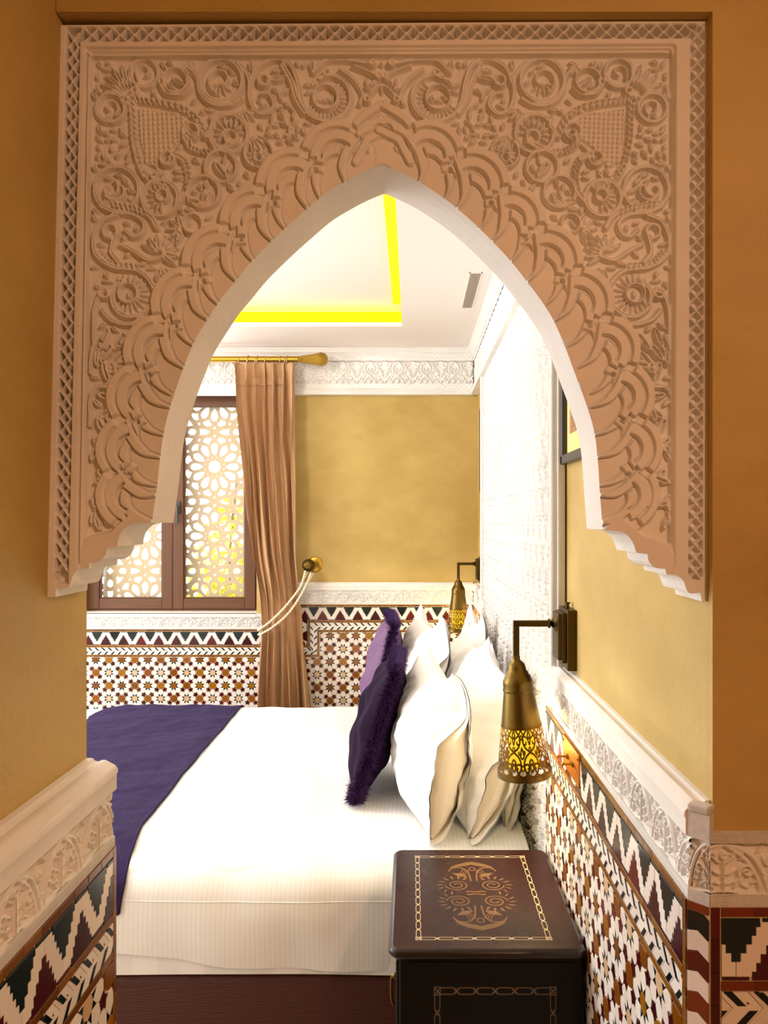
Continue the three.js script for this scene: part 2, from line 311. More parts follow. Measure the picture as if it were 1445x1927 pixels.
// pieces of the star field, unit h = 1
const pol = (r, a) => [r * Math.cos(a), r * Math.sin(a)], D8 = Math.PI / 8;
const PETAL = [[0.215, 0], pol(0.42, -D8), pol(0.535, -D8), [0.695, -0.105], [0.695, 0.105], pol(0.535, D8), pol(0.42, D8)].map((p) => p);
const OCT = Array.from({ length: 8 }, (_, i) => pol(0.225, i * Math.PI / 4)), POINT = [pol(0.225, -D8 * 2 + D8), pol(0.42, 0), pol(0.225, D8)];
const DISC = Array.from({ length: 16 }, (_, i) => pol(0.27, i * Math.PI / 8 + .2));
const STAR = [[135, .245], [101, .128], [67, .235], [31, .128], [-5, .215], [-45, .105], [275, .215], [239, .128], [203, .235], [169, .128]].map(([a, r]) => pol(r, a * Math.PI / 180));
const xf = (poly, s, rot, x, y) => { const c = Math.cos(rot), n = Math.sin(rot); return poly.map((p) => [x + s * (p[0] * c - p[1] * n), y + s * (p[0] * n + p[1] * c)]); };
function starField(tp, x0, x1, y0, y1, ax, ay, h, planes, keep = () => true) {   // ax, ay: one amber disc centre
  const i0 = Math.floor((x0 - ax) / h) - 1, i1 = Math.ceil((x1 - ax) / h) + 1, j0 = Math.floor((y0 - ay) / h) - 1, j1 = Math.ceil((y1 - ay) / h) + 1;
  for (let i = i0; i <= i1; i++) for (let j = j0; j <= j1; j++) {
    const x = ax + i * h, y = ay + j * h; if (!keep(x, y)) continue;
    if ((i + j) % 2 === 0) {
      tp.add('disc_tile', xf(DISC, h, 0, x, y), T.amber, planes);
      for (let k = 0; k < 4; k++) tp.add('star_tile', xf(STAR, h, k * Math.PI / 2, x + h * .3 * (k < 2 ? -1 : 1), y + h * .3 * (k === 0 || k === 3 ? 1 : -1)), T.maroon, planes);
    } else {
      const pinkRow = ((j % 2) + 2) % 2 === 0;
      tp.add('centre_tile', xf(OCT, h, 0, x, y), pinkRow ? T.pink : T.amber, planes);
      for (let k = 0; k < 8; k++) { tp.add('petal_tile', xf(PETAL, h, k * Math.PI / 4, x, y), T.white, planes); tp.add('point_tile', xf(POINT, h, k * Math.PI / 4 + D8, x, y), T.dark, planes); }
    }
  }
}
const BANDS = 0.1625;
const rect = (x0, x1, y0, y1) => [[x0, y0], [x1, y0], [x1, y1], [x0, y1]];
function brickRow(tp, x0, x1, y, planes, vertical, mats = T.brick) {
  const n = Math.max(1, Math.round(Math.abs(x1 - x0) / 0.043)), l = (x1 - x0) / n;
  for (let i = 0; i < n; i++) tp.add('border_tile', vertical ? rect(y, y + 0.0118, x0 + i * l, x0 + (i + 1) * l) : rect(x0 + i * l, x0 + (i + 1) * l, y - 0.0118, y), mats, planes);
}
const DW = [0.3, 0.247, 0.193, 0.125, 0.055];
function bands(tp, x0, x1, yt, planes = [], off = 0, bricks = T.brick) {       // horizontal border, top edge yt
  const pl = [[1, 0, x0], [-1, 0, -x1], ...planes], P = 0.1023, HH = 0.0786;
  brickRow(tp, x0, x1, yt, planes, false, bricks);
  const y = yt - 0.0135, n0 = Math.floor((x0 - off) / P) - 1, n1 = Math.ceil((x1 - off) / P) + 1, st = 0.70 * HH / 5;
  for (let i = n0; i <= n1; i++) {
    const c = off + i * P, dk = [], mr = [], wh = [];
    for (let k = 0; k < 5; k++) { dk.push([DW[k] * P, -k * st], [DW[k] * P, -(k + 1) * st]); mr.push([DW[k] * P, -HH + k * st], [DW[k] * P, -HH + (k + 1) * st]); }
    const sym = (l) => [...l, ...[...l].reverse().map((p) => [-p[0], p[1]])];
    tp.add('stepped_tile', sym(dk).map((p) => [c + p[0], y + p[1]]), T.dark, pl);
    tp.add('stepped_tile', sym(mr).map((p) => [c + P / 2 + p[0], y + p[1]]), T.maroon, pl);
    tp.add('bar_tile', rect(c + P / 2 - 0.17 * P, c + P / 2 + .17 * P, y - 0.06 * HH, y), T.dark, pl);
    tp.add('bar_tile', rect(c - 0.17 * P, c + .17 * P, y - HH, y - 0.94 * HH), T.maroon, pl);
    wh.push([P / 2, -0.06 * HH], [.33 * P, -.06 * HH], [DW[0] * P, -.06 * HH]); for (let k = 0; k < 5; k++) { if (k) wh.push([DW[k] * P, -k * st]); wh.push([DW[k] * P, -(k + 1) * st]); }
    wh.push([0, -5 * st], [0, -0.94 * HH], [P / 2 - DW[0] * P, -0.94 * HH]); for (let k = 0; k < 5; k++) { if (k) wh.push([P / 2 - DW[k] * P, -HH + k * st]); wh.push([P / 2 - DW[k] * P, -HH + (k + 1) * st]); } wh.push([P / 2, -HH + 5 * st]);
    for (const s of [1, -1]) tp.add('zigzag_tile', wh.map((p) => [c + s * p[0], y + p[1]]), T.white, pl);
  }
  brickRow(tp, x0, x1, yt - 0.0935, planes, false, bricks);
  const yw = yt - 0.1065, hw = 0.0405, pw = 0.0385;
  for (let i = Math.floor(x0 / pw) - 1; i <= x1 / pw + 1; i++) {
    const q = (l) => l.map(([u, v]) => [(i + u) * pw, yw - hw + v * hw]);
    tp.add('weave_tile', q([[0, 0], [1, 0], [1.5, .5], [1, 1], [0, 1], [.5, .5]]), T.white, pl);
    tp.add('slant_tile', q([[.18, 1], [.52, 1], [.97, .56], [.66, .56]]), T.dark, pl, 0.0006);
    tp.add('slant_tile', q([[.60, 0], [.94, 0], [1.36, .44], [1.04, .44]]), T.dark, pl, 0.0006);
    tp.add('chip_tile', q([[.93, .62], [1.08, .62], [.98, .74]]), T.maroon, pl, 0.0006);
  }
  brickRow(tp, x0, x1, yt - 0.1485, planes, false, bricks);
}
// the dado's plaster cap: z out of the wall (0 at the tile face), y down from the eye
const capProfile = (top, face, w) => { const q = (k, dy) => [w * (1 - k), top - dy]; return [[w, top], q(.22, .0005), q(.30, .004), q(.42, .0055), q(.55, .003), q(.68, .003), q(.82, .006), [0.001, top - 0.0105], [0.0045, top - .015], [0.005, top - 0.020], [0.003, top - 0.024], [0.003, top - 0.045], [w, top - 0.045]]; };
function dadoCap(o, x0, x1, top, wall, res, tooth = 0) {   // moulding, carved frieze, fillet
  mesh('moulding', extrudeProfile(capProfile(top, 0, wall), x0, x1), M.plaster, o);
  const f = carvedStrip(dadoRel, 0.113, 0.0686, x0, x1, res, 0.011); f.translate(0, top - 0.045, 0); mesh('carved_frieze', f, M.plaster, o);
  mesh('fillet', box(x0, x1, top - 0.1275, top - 0.1136, wall, 0.0005), M.plaster, o);
}
// ------------------------------------------------------------------ the shell of the two rooms
const Y = (r) => H + r;                          // height above the eye -> world
struct(mesh('floor', worldUV(box(-3.3, 1.8, -0.1, 0, -4.9, 2.7)), M.floor));
// corridor
struct(mesh('wall_left', worldUV((() => {         // the passage's left wall leans in a little towards the top
  const s = new THREE.Shape([[-0.475, 0], [-0.475, 1.45], [-0.4555, 2.25], [-0.4555, 2.6], [-0.75, 2.6], [-0.75, 0]].map((p) => new THREE.Vector2(...p)));
  const g = new THREE.ExtrudeGeometry(s, { depth: 2.6 + 1.123, bevelEnabled: false }); g.translate(0, 0, -1.123); return g;
})()), M.ochre));
struct(mesh('wall_front', worldUV(merge([box(0.3851, 1.7, 0, 2.75, -1.10, -0.985), box(-0.4556, 0.3851, Y(0.6515), 2.75, -1.10, -0.985)])), M.ochre));
struct(mesh('wall_front', worldUV(box(-3.3, -0.74, 0, 2.75, -1.123, -1.0)), M.plaster));
struct(mesh('wall_rear', worldUV(box(-0.75, 1.8, 0, 2.6, 2.5, 2.6)), M.ochre));
struct(mesh('wall_corridor', worldUV(box(1.6, 1.75, 0, 2.6, -1.0, 2.6)), M.ochre));
struct(mesh('ceiling', box(-0.75, 1.75, 2.46, 2.56, -0.986, 2.6), M.ceil));
// bedroom
struct(mesh('wall_right', worldUV(box(0.385, 0.62, 0, 2.75, -4.75, -1.0)), M.ochre));
const WX0 = -1.97, WX1 = -0.906, WY0 = -0.5425, WY1 = 0.764;
struct(mesh('wall_back', worldUV(merge([box(-3.2, WX0, 0, 2.75, -4.75, -4.485), box(WX1, 0.6, 0, 2.75, -4.75, -4.485), box(WX0, WX1, Y(WY1), 2.75, -4.75, -4.485), box(WX0, WX1, 0, Y(WY0), -4.75, -4.485)])), M.ochre));
struct(mesh('wall_bedroom', worldUV(merge([box(-3.2, -3.0, 0, 2.75, -4.75, -3.9), box(-3.2, -3.0, 0, 2.75, -1.7, -1.0), box(-3.2, -3.0, Y(1.05), 2.75, -3.9, -1.7), box(-3.2, -3.0, 0, 0.55, -3.9, -1.7)])), M.plaster));
// bedroom ceiling with a raised tray, its lip and the light pocket behind the lip
const TX0 = -2.45, TX1 = -0.05, TZ0 = -3.945, TZ1 = -1.55, PK = 0.155, CY = Y(0.995), UY = Y(1.116);
const ceiling2 = group('ceiling'); struct(ceiling2);
mesh('slab', merge([box(-3.0, TX0, CY, CY + 0.02, -4.485, -1.1), box(TX1, 0.4, CY, CY + 0.02, -4.485, -1.1), box(TX0, TX1, CY, CY + .02, -4.485, TZ0), box(TX0, TX1, CY, CY + .02, TZ1, -1.1)]), M.ceil, ceiling2);
mesh('tray', box(TX0 - PK, TX1 + PK, UY, UY + 0.05, TZ0 - PK, TZ1 + PK), M.ceil, ceiling2);
mesh('pocket_side', merge([box(TX0 - PK - .03, TX0 - PK, CY + .02, UY + .05, TZ0 - PK - .03, TZ1 + PK + .03), box(TX1 + PK, TX1 + PK + .03, CY + .02, UY + .05, TZ0 - PK - .03, TZ1 + PK + .03), box(TX0 - PK, TX1 + PK, CY + .02, UY + .05, TZ0 - PK - .03, TZ0 - PK), box(TX0 - PK, TX1 + PK, CY + .02, UY + .05, TZ1 + PK, TZ1 + PK + .03)]), M.ceil, ceiling2);
// cove light: glowing bands added where its light falls, with area lights beside them
const LEDC = new THREE.Color(1, 0.9, 0.0), coveGlowM = std({ color: 0x222200, emissive: LEDC, emissiveIntensity: 1.5 });
{
  const a = group('cove_glow', [(TX0 + TX1) / 2, CY + 0.056, TZ0 - PK + 0.004]); tag(a, 'added yellow cove glow along the far edge of the raised ceiling', 'cove glow');
  mesh('glow_band', rbox(TX1 - TX0, 0.094, 0.007, 0.002, 0, 0.013, 0), coveGlowM, a); mesh('backing', box((TX0 - TX1) / 2, (TX1 - TX0) / 2, -0.03, 0.058, -.0042, -0.0036), M.plain, a);  // lit pocket wall made as an emissive band
  areaLight(LEDC, 1.2, TX1 - TX0, 0.06, [(TX0 + TX1) / 2, CY + 0.056, TZ0 - PK + 0.012], [(TX0 + TX1) / 2, CY + 0.056, 0]);
  const b = group('cove_glow', [TX1 - 0.022, UY - 0.0035, (TZ0 + TZ1) / 2]); tag(b, 'added yellow cove glow running towards the viewer along the right edge of the raised ceiling', 'cove glow');
  mesh('glow_band', rbox(0.052, 0.007, TZ1 - TZ0 + 0.02, 0.002), coveGlowM, b); mesh('backing', box(-.03, .03, 0.0036, .006, (TZ0 - TZ1) / 2, (TZ1 - TZ0) / 2), M.plain, b);  // glow on the upper ceiling made as an emissive band
  const l = areaLight(LEDC, 1.3, 0.05, TZ1 - TZ0, [TX1 - 0.022, UY - 0.012, (TZ0 + TZ1) / 2], [0, 0, 0]); l.rotation.set(-Math.PI / 2, 0, 0);
}
// added ceiling lamp, out of sight, to brighten the back wall and bed
{
  const o = group('unseen_ceiling_lamp', [-1.25, UY, -2.75]); tag(o, 'added unseen white globe lamp under the middle of the raised bedroom ceiling', 'ceiling lamp');
  mesh('canopy', lathe([[0, 0], [0.06, 0], [0.06, -0.012], [0.02, -.02], [.012, -.05], [0, -.05]], 28), M.brass, o);
  mesh('globe', new THREE.SphereGeometry(0.10, 28, 20).translate(0, -0.15, 0), std({ color: 0xffffff, emissive: 0xffe6c8, emissiveIntensity: 2 }), o);
  const L = new THREE.PointLight(new THREE.Color(1, 0.91, 0.82), 3.0, 0, 2); L.position.set(0, -0.15, 0); L.castShadow = true; L.shadow.radius = 4.5; o.add(L);
}
// slot air vent in the ceiling
{
  const v = group('air_vent', [0.257, CY, -3.34]); tag(v, 'long narrow recessed air vent in the white bedroom ceiling above the bed head', 'vent');
  mesh('frame', merge([box(-0.026, -0.022, -0.004, 0.02, -.255, .255), box(0.022, 0.026, -0.004, .02, -.255, .255), box(-.026, .026, -.004, .02, -.255, -.25), box(-.026, .026, -.004, .02, .25, .255)]), M.plain, v);
  mesh('grille', box(-0.022, 0.022, -0.0025, -0.0005, -0.25, 0.25), std({ color: 0xa89a8c, roughness: 0.7 }), v);
  for (let k = -1; k <= 1; k += 2) mesh('blade', box(-0.002 + k * .009, 0.002 + k * 0.009, -.005, -0.002, -.25, .25), std({ color: 0x9a8d80, roughness: .6 }), v);
}

// ------------------------------------------------------------------ dados
function panelGroup(n, x, z, ry) { const g = group('trim_' + n, [x, H, z], ry); return struct(g); }
const FACE = 0.356, SF = 0.0752;
{ // right wall, from the carved panel to the passage corner
  const o = panelGroup(1, FACE, -1.94, -Math.PI / 2), L = 0.948;
  mesh('grout_bed', box(-0.09, L, -1.5, -0.4885, -0.028, 0.0005), M.grout, o);
  dadoCap(o, 0, L, -0.361, -0.029, 0.0016);
  const tp = new TilePanel(o, 1), ed = L - 0.0125;
  brickRow(tp, -1.3, -0.4885, ed, [], true);
  bands(tp, -0.09, ed, -0.4885, [], ed - 0.1023 * 0.62);
  starField(tp, -0.09, ed, -1.5, -0.4885 - BANDS, ed - 0.02, -0.4885 - BANDS - 0.012, SF, [[1, 0, -0.09], [-1, 0, -ed], [0, -1, 0.4885 + BANDS]]);
  tp.finish(8);
}
{ // right wall, the short length by the far corner
  const o = panelGroup(2, FACE, -4.46, -Math.PI / 2), L = 0.56;
  mesh('grout_bed', box(0, L, -1.5, -0.4885, -0.028, 0.0005), M.grout, o);
  dadoCap(o, 0, L, -0.361, -0.029, 0.004);
  const tp = new TilePanel(o, 2);
  bands(tp, 0.003, L, -0.4885, [], 0.03); starField(tp, 0, L, -0.85, -0.4885 - BANDS, 0.04, -0.4885 - BANDS - .012, SF, [[1, 0, 0.003], [-1, 0, -L], [0, -1, 0.4885 + BANDS]]);
  tp.finish();
}
{ // back wall: the right length, the drop beside the window and the length under the window
  const o = panelGroup(3, 0, -4.46, 0), X0 = -0.6966, X1 = FACE, B2 = -0.632;
  mesh('grout_bed', merge([box(X0, X1, -1.5, -0.4885, -0.025, 0.0005), box(-2.1, X0, -1.5, B2, -.025, .0005)]), M.grout, o);
  dadoCap(o, -0.70, X1, -0.361, -0.025, 0.0028);
  const f = carvedStrip(dadoRel, 0.113, 0.0686, -2.1, -0.71, 0.0028, 0.011); f.translate(0, -0.5565, 0); mesh('carved_frieze', f, M.plaster, o);
  mesh('fillet', merge([box(-2.1, -0.70, -0.632, -0.6205, -.025, .001), box(-2.1, -0.70, -.561, -0.5425, -.025, 0.003)]), M.plaster, o);
  const tp = new TilePanel(o, 3), c1 = X0 + (-0.4885), m1 = [0.7071, 0.7071, (X0 - 0.4885) * .7071];
  // outer corner (X0, -0.4885): horizontal keeps x - X0 >= -(y + 0.4885); vertical the other side
  bands(tp, X0, X1 - 0.002, -0.4885, [m1], 0.0445);
  const vert = { add: (name, poly, mats, planes, z, h) => { const q = poly.map(([x, y]) => [X0 - (y + 0.4885), -0.4885 - x]); tp.add(name, q, mats, [[-m1[0], -m1[1], -m1[2]], [.7071, .7071, (X0 + B2) * .7071]], z, h); } };
  bands(vert, 0, 0.32, -0.4885, [], 0.03);
  bands(tp, -2.1, X0 + BANDS, B2, [[-.7071, -.7071, -(X0 + B2) * .7071]], -1.825);
  const xs = X0 + BANDS + 0.0015, y1 = -0.4885 - BANDS, y2 = B2 - BANDS, split = -0.615;
  // stars right of the drop, then under the window; the seam hides behind the curtain
  starField(tp, xs, X1, -1.22, y1, -0.3243, -0.7454, SF, [[1, 0, xs], [-1, 0, -X1 + .002], [0, -1, -y1]]);
  starField(tp, split, xs, -1.22, y2, -0.3243, -0.7454, SF, [[1, 0, split], [-1, 0, -xs], [0, -1, -y2]]);
  starField(tp, -2.1, split, -1.22, y2, -1.6814, -0.8838, SF, [[1, 0, -2.1], [-1, 0, -split], [0, -1, -y2]]);
  tp.finish(8.5);
}
{ // passage, left wall (local x = distance from the eye)
  const o = panelGroup(4, -0.434, 0, Math.PI / 2), top = -0.347, t = top - 0.1275;
  mesh('grout_bed', box(0.3, 1.123, -1.5, t, -0.04, 0.0005), M.grout, o);
  dadoCap(o, 0.3, 1.123, top, -0.041, 0.0016);
  const tp = new TilePanel(o, 5), ed = 1.123 - 0.0125;
  brickRow(tp, -1.2, t, ed, [], true); bands(tp, 0.3, ed, t, [], ed - 0.1023 * 0.54);
  starField(tp, 0.3, ed, -1.2, t - BANDS, ed - 0.012, t - BANDS - 0.012, SF, [[1, 0, 0.3], [-1, 0, -ed], [0, -1, -(t - BANDS)]]);
  tp.finish(8);
}
{ // corridor front wall right of the opening
  const o = panelGroup(5, 0, -0.972, 0), xa = 0.3765, xb = 1.2;
  mesh('grout_bed', box(xa, xb, -1.5, -0.4885, -0.012, 0.0005), M.grout, o);
  const f = carvedStrip(dadoRel, 0.113, 0.0686, xa, 1.2, 0.0013, 0.009, 0, 0.0686); f.translate(0, -0.406, 0); mesh('carved_frieze', f, M.plaster, o);
  mesh('fillet', merge([box(xa, xb, -0.408, -0.3975, -.013, .002), box(xa, xb, -0.489, -0.474, -.013, .001)]), M.plaster, o);
  const tp = new TilePanel(o, 6);
  const rows = [T.maroon, T.rust];
  brickRow(tp, -0.9, -0.4885, xa + 0.0005, [], true, T.maroon);
  bands(tp, xa + 0.0135, 0.98, -0.4885, [], xa + 0.0135 + 0.0185, T.rust);  // amber border rows coloured redder to carry the warm corridor light
  starField(tp, xa + .0135, .98, -.9, -.4885 - BANDS, 0.44, -.4885 - BANDS - .012, SF, [[1, 0, xa + 0.0135], [-1, 0, -.98], [0, -1, .4885 + BANDS]]);
  tp.finish(8);
}
{ // chamfered corner with chevron tiles
  const o = panelGroup(6, FACE, -0.992, -Math.PI / 4), L = 0.0287;
  mesh('grout_bed', box(0, L, -1.5, -0.4885, -0.012, 0.0005), M.grout, o);
  const f = carvedStrip(dadoRel, 0.056, 0.0686, 0, L, 0.0012, 0.009); f.translate(0, -0.406, 0); mesh('carved_frieze', f, M.plaster, o);
  mesh('fillet', merge([box(0, L, -0.489, -0.474, -.012, .001), box(0, L, -.407, -.372, -.012, .001)]), M.plaster, o);
  mesh('capital', rbox(0.030, 0.012, 0.02, 0.004, L / 2, -0.369, -0.007), M.plaster, o);
  const tp = new TilePanel(o, 7), cols = [T.dark, T.white, T.maroon, T.white, T.rust, T.white, T.dark, T.white, T.maroon];
  tp.add('border_tile', [[0, -0.4885], [0, -0.500], [L, -0.500], [L, -0.4885]], T.rust);
  for (let k = 0; k < 14; k++) { const y = -0.5005 - k * 0.0262, h = k ? 0.0262 : .0262; tp.add('chevron_tile', [[0, y - h], [L * .5, y - h + 0.004], [L, y - h - 0.006], [L, y - .006], [L * .5, y + 0.004], [0, y]], cols[k % 9], [[0, -1, 0.5005]]); }
  tp.finish(6);
}

// ------------------------------------------------------------------ cornices
const crownTop = [[-0.03, 0.995], [0.030, 0.995], [0.028, 0.987], [0.020, 0.983], [0.022, 0.972], [0.012, 0.964], [0.004, 0.958], [0.002, 0.951], [-0.03, 0.951]];
const crownLow = [[-0.03, 0.768], [0.001, 0.768], [0.003, 0.760], [0.010, 0.752], [0.009, 0.746], [0.016, 0.740], [0.014, 0.728], [-0.03, 0.726]];
function cornice(n, x, z, ry, x0, x1, res) {
  const o = panelGroup(n, x, z, ry);
  mesh('moulding', extrudeProfile(crownTop, x0, x1), M.plaster, o); mesh('moulding', extrudeProfile(crownLow, x0, x1), M.plaster, o);
  const a = carvedStrip(toothRel, 0.031, 0.026, x0, x1, res, 0.004); a.translate(0, 0.951, 0);
  const b = carvedStrip(crownRel, 0.1625, 0.1325, x0, x1, res, 0.013); b.translate(0, 0.9255, 0);
  const c = carvedStrip(toothRel, 0.031, 0.026, x0, x1, res, 0.004); c.translate(0, 0.794, 0);
  mesh('tooth_band', merge([a, c]), M.plaster, o); mesh('carved_frieze', b, M.plaster, o);
  return o;
}
cornice(7, 0, -4.46, 0, -2.3, 0.356, 0.0026);
cornice(8, FACE, -4.46, -Math.PI / 2, 0, 3.34, 0.0045);

// ------------------------------------------------------------------ carved panel behind the bed head
{
  const o = group('wall_panel', [FACE, 0, -3.9], -Math.PI / 2), L = 1.955; tag(o, 'tall white carved plaster panel on the wall behind the bed head', 'panel');
  const y0 = 0.35, y1 = Y(0.728), ny = Math.round((y1 - y0) / 0.0042), nx = Math.round(L / 0.0042);
  mesh('carved_field', surface(nx, ny, (u, v) => { const x = L * u, y = lerp(y0, y1, v); return [x, y, (panelRel.at(x / 0.105 * 200, -y / 0.157 * 300) / 255 - 1) * 0.02]; }, (u, v, p) => [p[0], p[1]]), M.plaster, o);
  mesh('backing', box(0, L, 0, y1, -0.028, -0.0205), M.plaster, o);
  for (const x of [0, L]) { const s = x ? 1 : -1; mesh('edge_moulding', merge([rbox(0.014, 1.098, 0.030, 0.005, x - s * .004, Y(0.183), -0.008), rbox(0.020, 1.098, 0.026, 0.007, x + s * 0.012, Y(0.183), -0.004), rbox(0.012, 1.098, 0.02, 0.004, x + s * 0.027, Y(0.183), -0.016)]), M.plaster, o); }
}
// ------------------------------------------------------------------ carved plaster arch of the opening
// traced on its own plane: 1 unit = 1/1447 m, origin of the drawing at the panel's upper left
{
  const AZ = 0, U = (x) => (x - 775) / F, V = (y) => (979 - y) / F, BACK = -0.10;
  const mx = (x, y) => 1440 - x - Math.max(0, y - 600) * 0.0547;                 // the right half mirrors the left
  const archL = [[281.5, 984], [286, 950], [290, 924], [295, 880], [298.5, 850], [306, 802], [317, 762], [331, 719], [346, 678], [365, 634], [390, 593], [417, 553], [446, 518], [473, 485], [506, 451.5], [541.6, 418], [580, 384], [613, 357], [662, 328], [693, 313], [716, 304]];
  const archR = [[716, 304], [728, 307], [777, 330], [818.6, 355.7], [860, 386.6], [906, 428], [958, 482], [989, 520.6], [1016, 556], [1040, 593], [1062, 640], [1081, 691], [1102, 748], [1120, 805.5], [1127.7, 865], [1132, 930], [1137, 997]];
  const corbL = [[88, 1124.5], [103.2, 1123.6], [104.2, 1102.2], [109, 1105.5], [115, 1107], [121, 1107.3], [125.5, 1106], [129, 1103], [131.4, 1098], [135.2, 1086.7], [138, 1079], [142, 1074], [147, 1071], [153.6, 1070], [159, 1070], [165.3, 1071], [166.2, 1058.6], [174, 1059.3], [180.8, 1058.6], [187, 1056], [192.4, 1051], [196.5, 1045], [199, 1038], [200, 1030.5], [218.6, 1028.6], [220.5, 1017], [223.4, 1007], [227, 1001], [231, 995.7], [238, 990], [246.7, 986], [258, 984], [273.8, 983.6]];
  const corbR = [[1145.9, 997.6], [1157.5, 998.6], [1166, 999.5], [1173, 1001.5], [1180, 1006], [1186.6, 1013], [1191, 1019], [1194.3, 1026], [1198.2, 1040], [1219.5, 1043], [1220.5, 1051.9], [1223, 1058], [1227.3, 1063.5], [1232, 1067], [1238.9, 1069.5], [1246, 1070.5], [1253.5, 1070.3], [1255.4, 1081.9], [1261, 1080.7], [1266, 1080.9], [1272, 1082], [1277.7, 1084.8], [1283, 1089], [1287.4, 1094.5], [1291.2, 1106], [1293.5, 1112], [1297, 1115.8], [1301.5, 1117.2], [1306.7, 1117], [1318.4, 1114.8], [1321.3, 1132], [1333.9, 1131.3]];
  const cr = (pts, k) => { const o = [], n = pts.length; for (let i = 0; i < n - 1; i++) { const a = pts[Math.max(0, i - 1)], b = pts[i], c = pts[i + 1], d = pts[Math.min(n - 1, i + 2)]; for (let j = 0; j < k; j++) { const t = j / k, t2 = t * t, t3 = t2 * t; o.push([0, 1].map((q) => 0.5 * (2 * b[q] + (c[q] - a[q]) * t + (2 * a[q] - 5 * b[q] + 4 * c[q] - d[q]) * t2 + (3 * b[q] - a[q] - 3 * c[q] + d[q]) * t3))); } } o.push(pts[n - 1]); return o; };
  const AL = cr(archL, 4), AR = cr(archR, 4), path = [...corbL, ...AL, ...AR.slice(1), ...corbR];
  const outer = [[1338, 38], [107, 46]];
  const P = [...path, ...outer];                                                  // closed outline of the plaster face
  // ---- the carving
  const R = new Relief(1445, 1145, 236), c = R.x;
  const poly = (p, g) => { c.beginPath(); p.forEach((q, i) => i ? c.lineTo(...q) : c.moveTo(...q)); c.closePath(); c.fillStyle = R.g(g); c.fill(); };
  const line = (p, w, g) => { c.beginPath(); p.forEach((q, i) => i ? c.lineTo(...q) : c.moveTo(...q)); c.lineWidth = w; c.strokeStyle = R.g(g); c.stroke(); };
  const lean = (y) => (y - 46) * 17 / 1076;
  // mouldings between lattice and field, then the sunk field
  const fr = (o) => [[152 - 7 + o, 1062], [162 + o, 90 + o * .9], [1270 - o, 84 + o * .9], [1266 - o, 1052]];
  poly([[147, 1040], [160, 88], [1274, 83], [1271, 1050]], 205); line(fr(0), 3, 150); line(fr(4), 4, 228); line(fr(9), 3, 165);
  poly([[157, 1052], [165.5, 102], [1268, 97], [1264, 1060]], 66);
  // lobes of the interlace
  const cusp = [[664, 228], [565, 275], [479, 345], [411, 418], [340, 499], [284, 591], [233, 686], [209, 787], [192, 890], [207, 990]];
  const archAt = [0, 1].map((k) => k ? AR : AL);
  const lobes = [];
  for (let i = 0; i < cusp.length - 1; i++) {
    const [a, b] = [cusp[i], cusp[i + 1]], mxx = (a[0] + b[0]) / 2, my = (a[1] + b[1]) / 2, l = Math.hypot(b[0] - a[0], b[1] - a[1]), n = [-(b[1] - a[1]) / l, (b[0] - a[0]) / l], s = n[0] < 0 || (n[0] < .3 && n[1] < 0) ? -1 : 1, k = 46;
    const cx = mxx + s * n[0] * k, cy = my + s * n[1] * k; lobes.push([cx, cy, Math.hypot(l / 2, k), Math.atan2(a[1] - cy, a[0] - cx), Math.atan2(b[1] - cy, b[0] - cx)]);
  }
  const knots = cusp.slice(1, -1).map((q, i) => { const a = lobes[i], b = lobes[i + 1], m = [(a[0] + b[0]) / 2, (a[1] + b[1]) / 2], l = Math.hypot(m[0] - q[0], m[1] - q[1]); return [q[0] + (m[0] - q[0]) / l * 64, q[1] + (m[1] - q[1]) / l * 64]; });
  const side = (f) => { for (const k of [0, 1]) { f(k ? (x, y) => [mx(x, y), y] : (x, y) => [x, y], k); } };
  const zone = [[722, 180], ...cusp];
  side((m, k) => { poly([...zone.map((q) => m(...q)), ...(k ? [[1146, 1000], ...[...AR].reverse()] : AL)], 150); });
  side((m) => { for (const [x, y, r] of lobes) { c.beginPath(); c.arc(...m(x, y), r + 2, 0, 7); c.fillStyle = R.g(140); c.fill(); } });
  const arc = (x, y, r, a0, a1, m, w, g, edge = 60, mirror) => {                 // a flat ribbon with a shadow gap on both sides
    const p = []; for (let i = 0; i <= 24; i++) { const a = lerp(a0, a1, i / 24); p.push(m(x + r * Math.cos(a), y + r * Math.sin(a))); }
    c.lineCap = 'butt'; if (edge !== null) line(p, w + 5, edge); line(p, w, g - 26); line(p, w - 3, g); c.lineCap = 'round';
  };
  side((m) => {
    const N = lobes.length;
    // ribbons in each lobe's own frame: t towards the next lobe, n outwards
    const rib = (i, pts, w0, w1, g = 205) => {
      const [cx, cy] = lobes[i], a = cusp[i], b = cusp[i + 1], l = Math.hypot(b[0] - a[0], b[1] - a[1]), T = [(b[0] - a[0]) / l, (b[1] - a[1]) / l], mid = [(a[0] + b[0]) / 2 - cx, (a[1] + b[1]) / 2 - cy], ml = Math.hypot(...mid), Nn = [mid[0] / ml, mid[1] / ml], k = l / 100;
      const q = cr(pts.map(([t, n]) => [cx + T[0] * t * k + Nn[0] * n, cy + T[1] * t * k + Nn[1] * n]), 6);
      const outline = (e) => { const L = [], Rr = []; q.forEach((p, j) => { const p0 = q[Math.max(0, j - 1)], p1 = q[Math.min(q.length - 1, j + 1)], d = Math.hypot(p1[0] - p0[0], p1[1] - p0[1]) || 1, u = j / (q.length - 1), w = (u < .62 ? w0 : lerp(w0, w1, (u - .62) / .38)) / 2 + e, nx = -(p1[1] - p0[1]) / d * w, ny = (p1[0] - p0[0]) / d * w; L.push(m(p[0] + nx, p[1] + ny)); Rr.unshift(m(p[0] - nx, p[1] - ny)); }); return [...L, ...Rr]; };
      poly(outline(2), 84); poly(outline(0), g - 30); poly(outline(-1.5), g);
    };
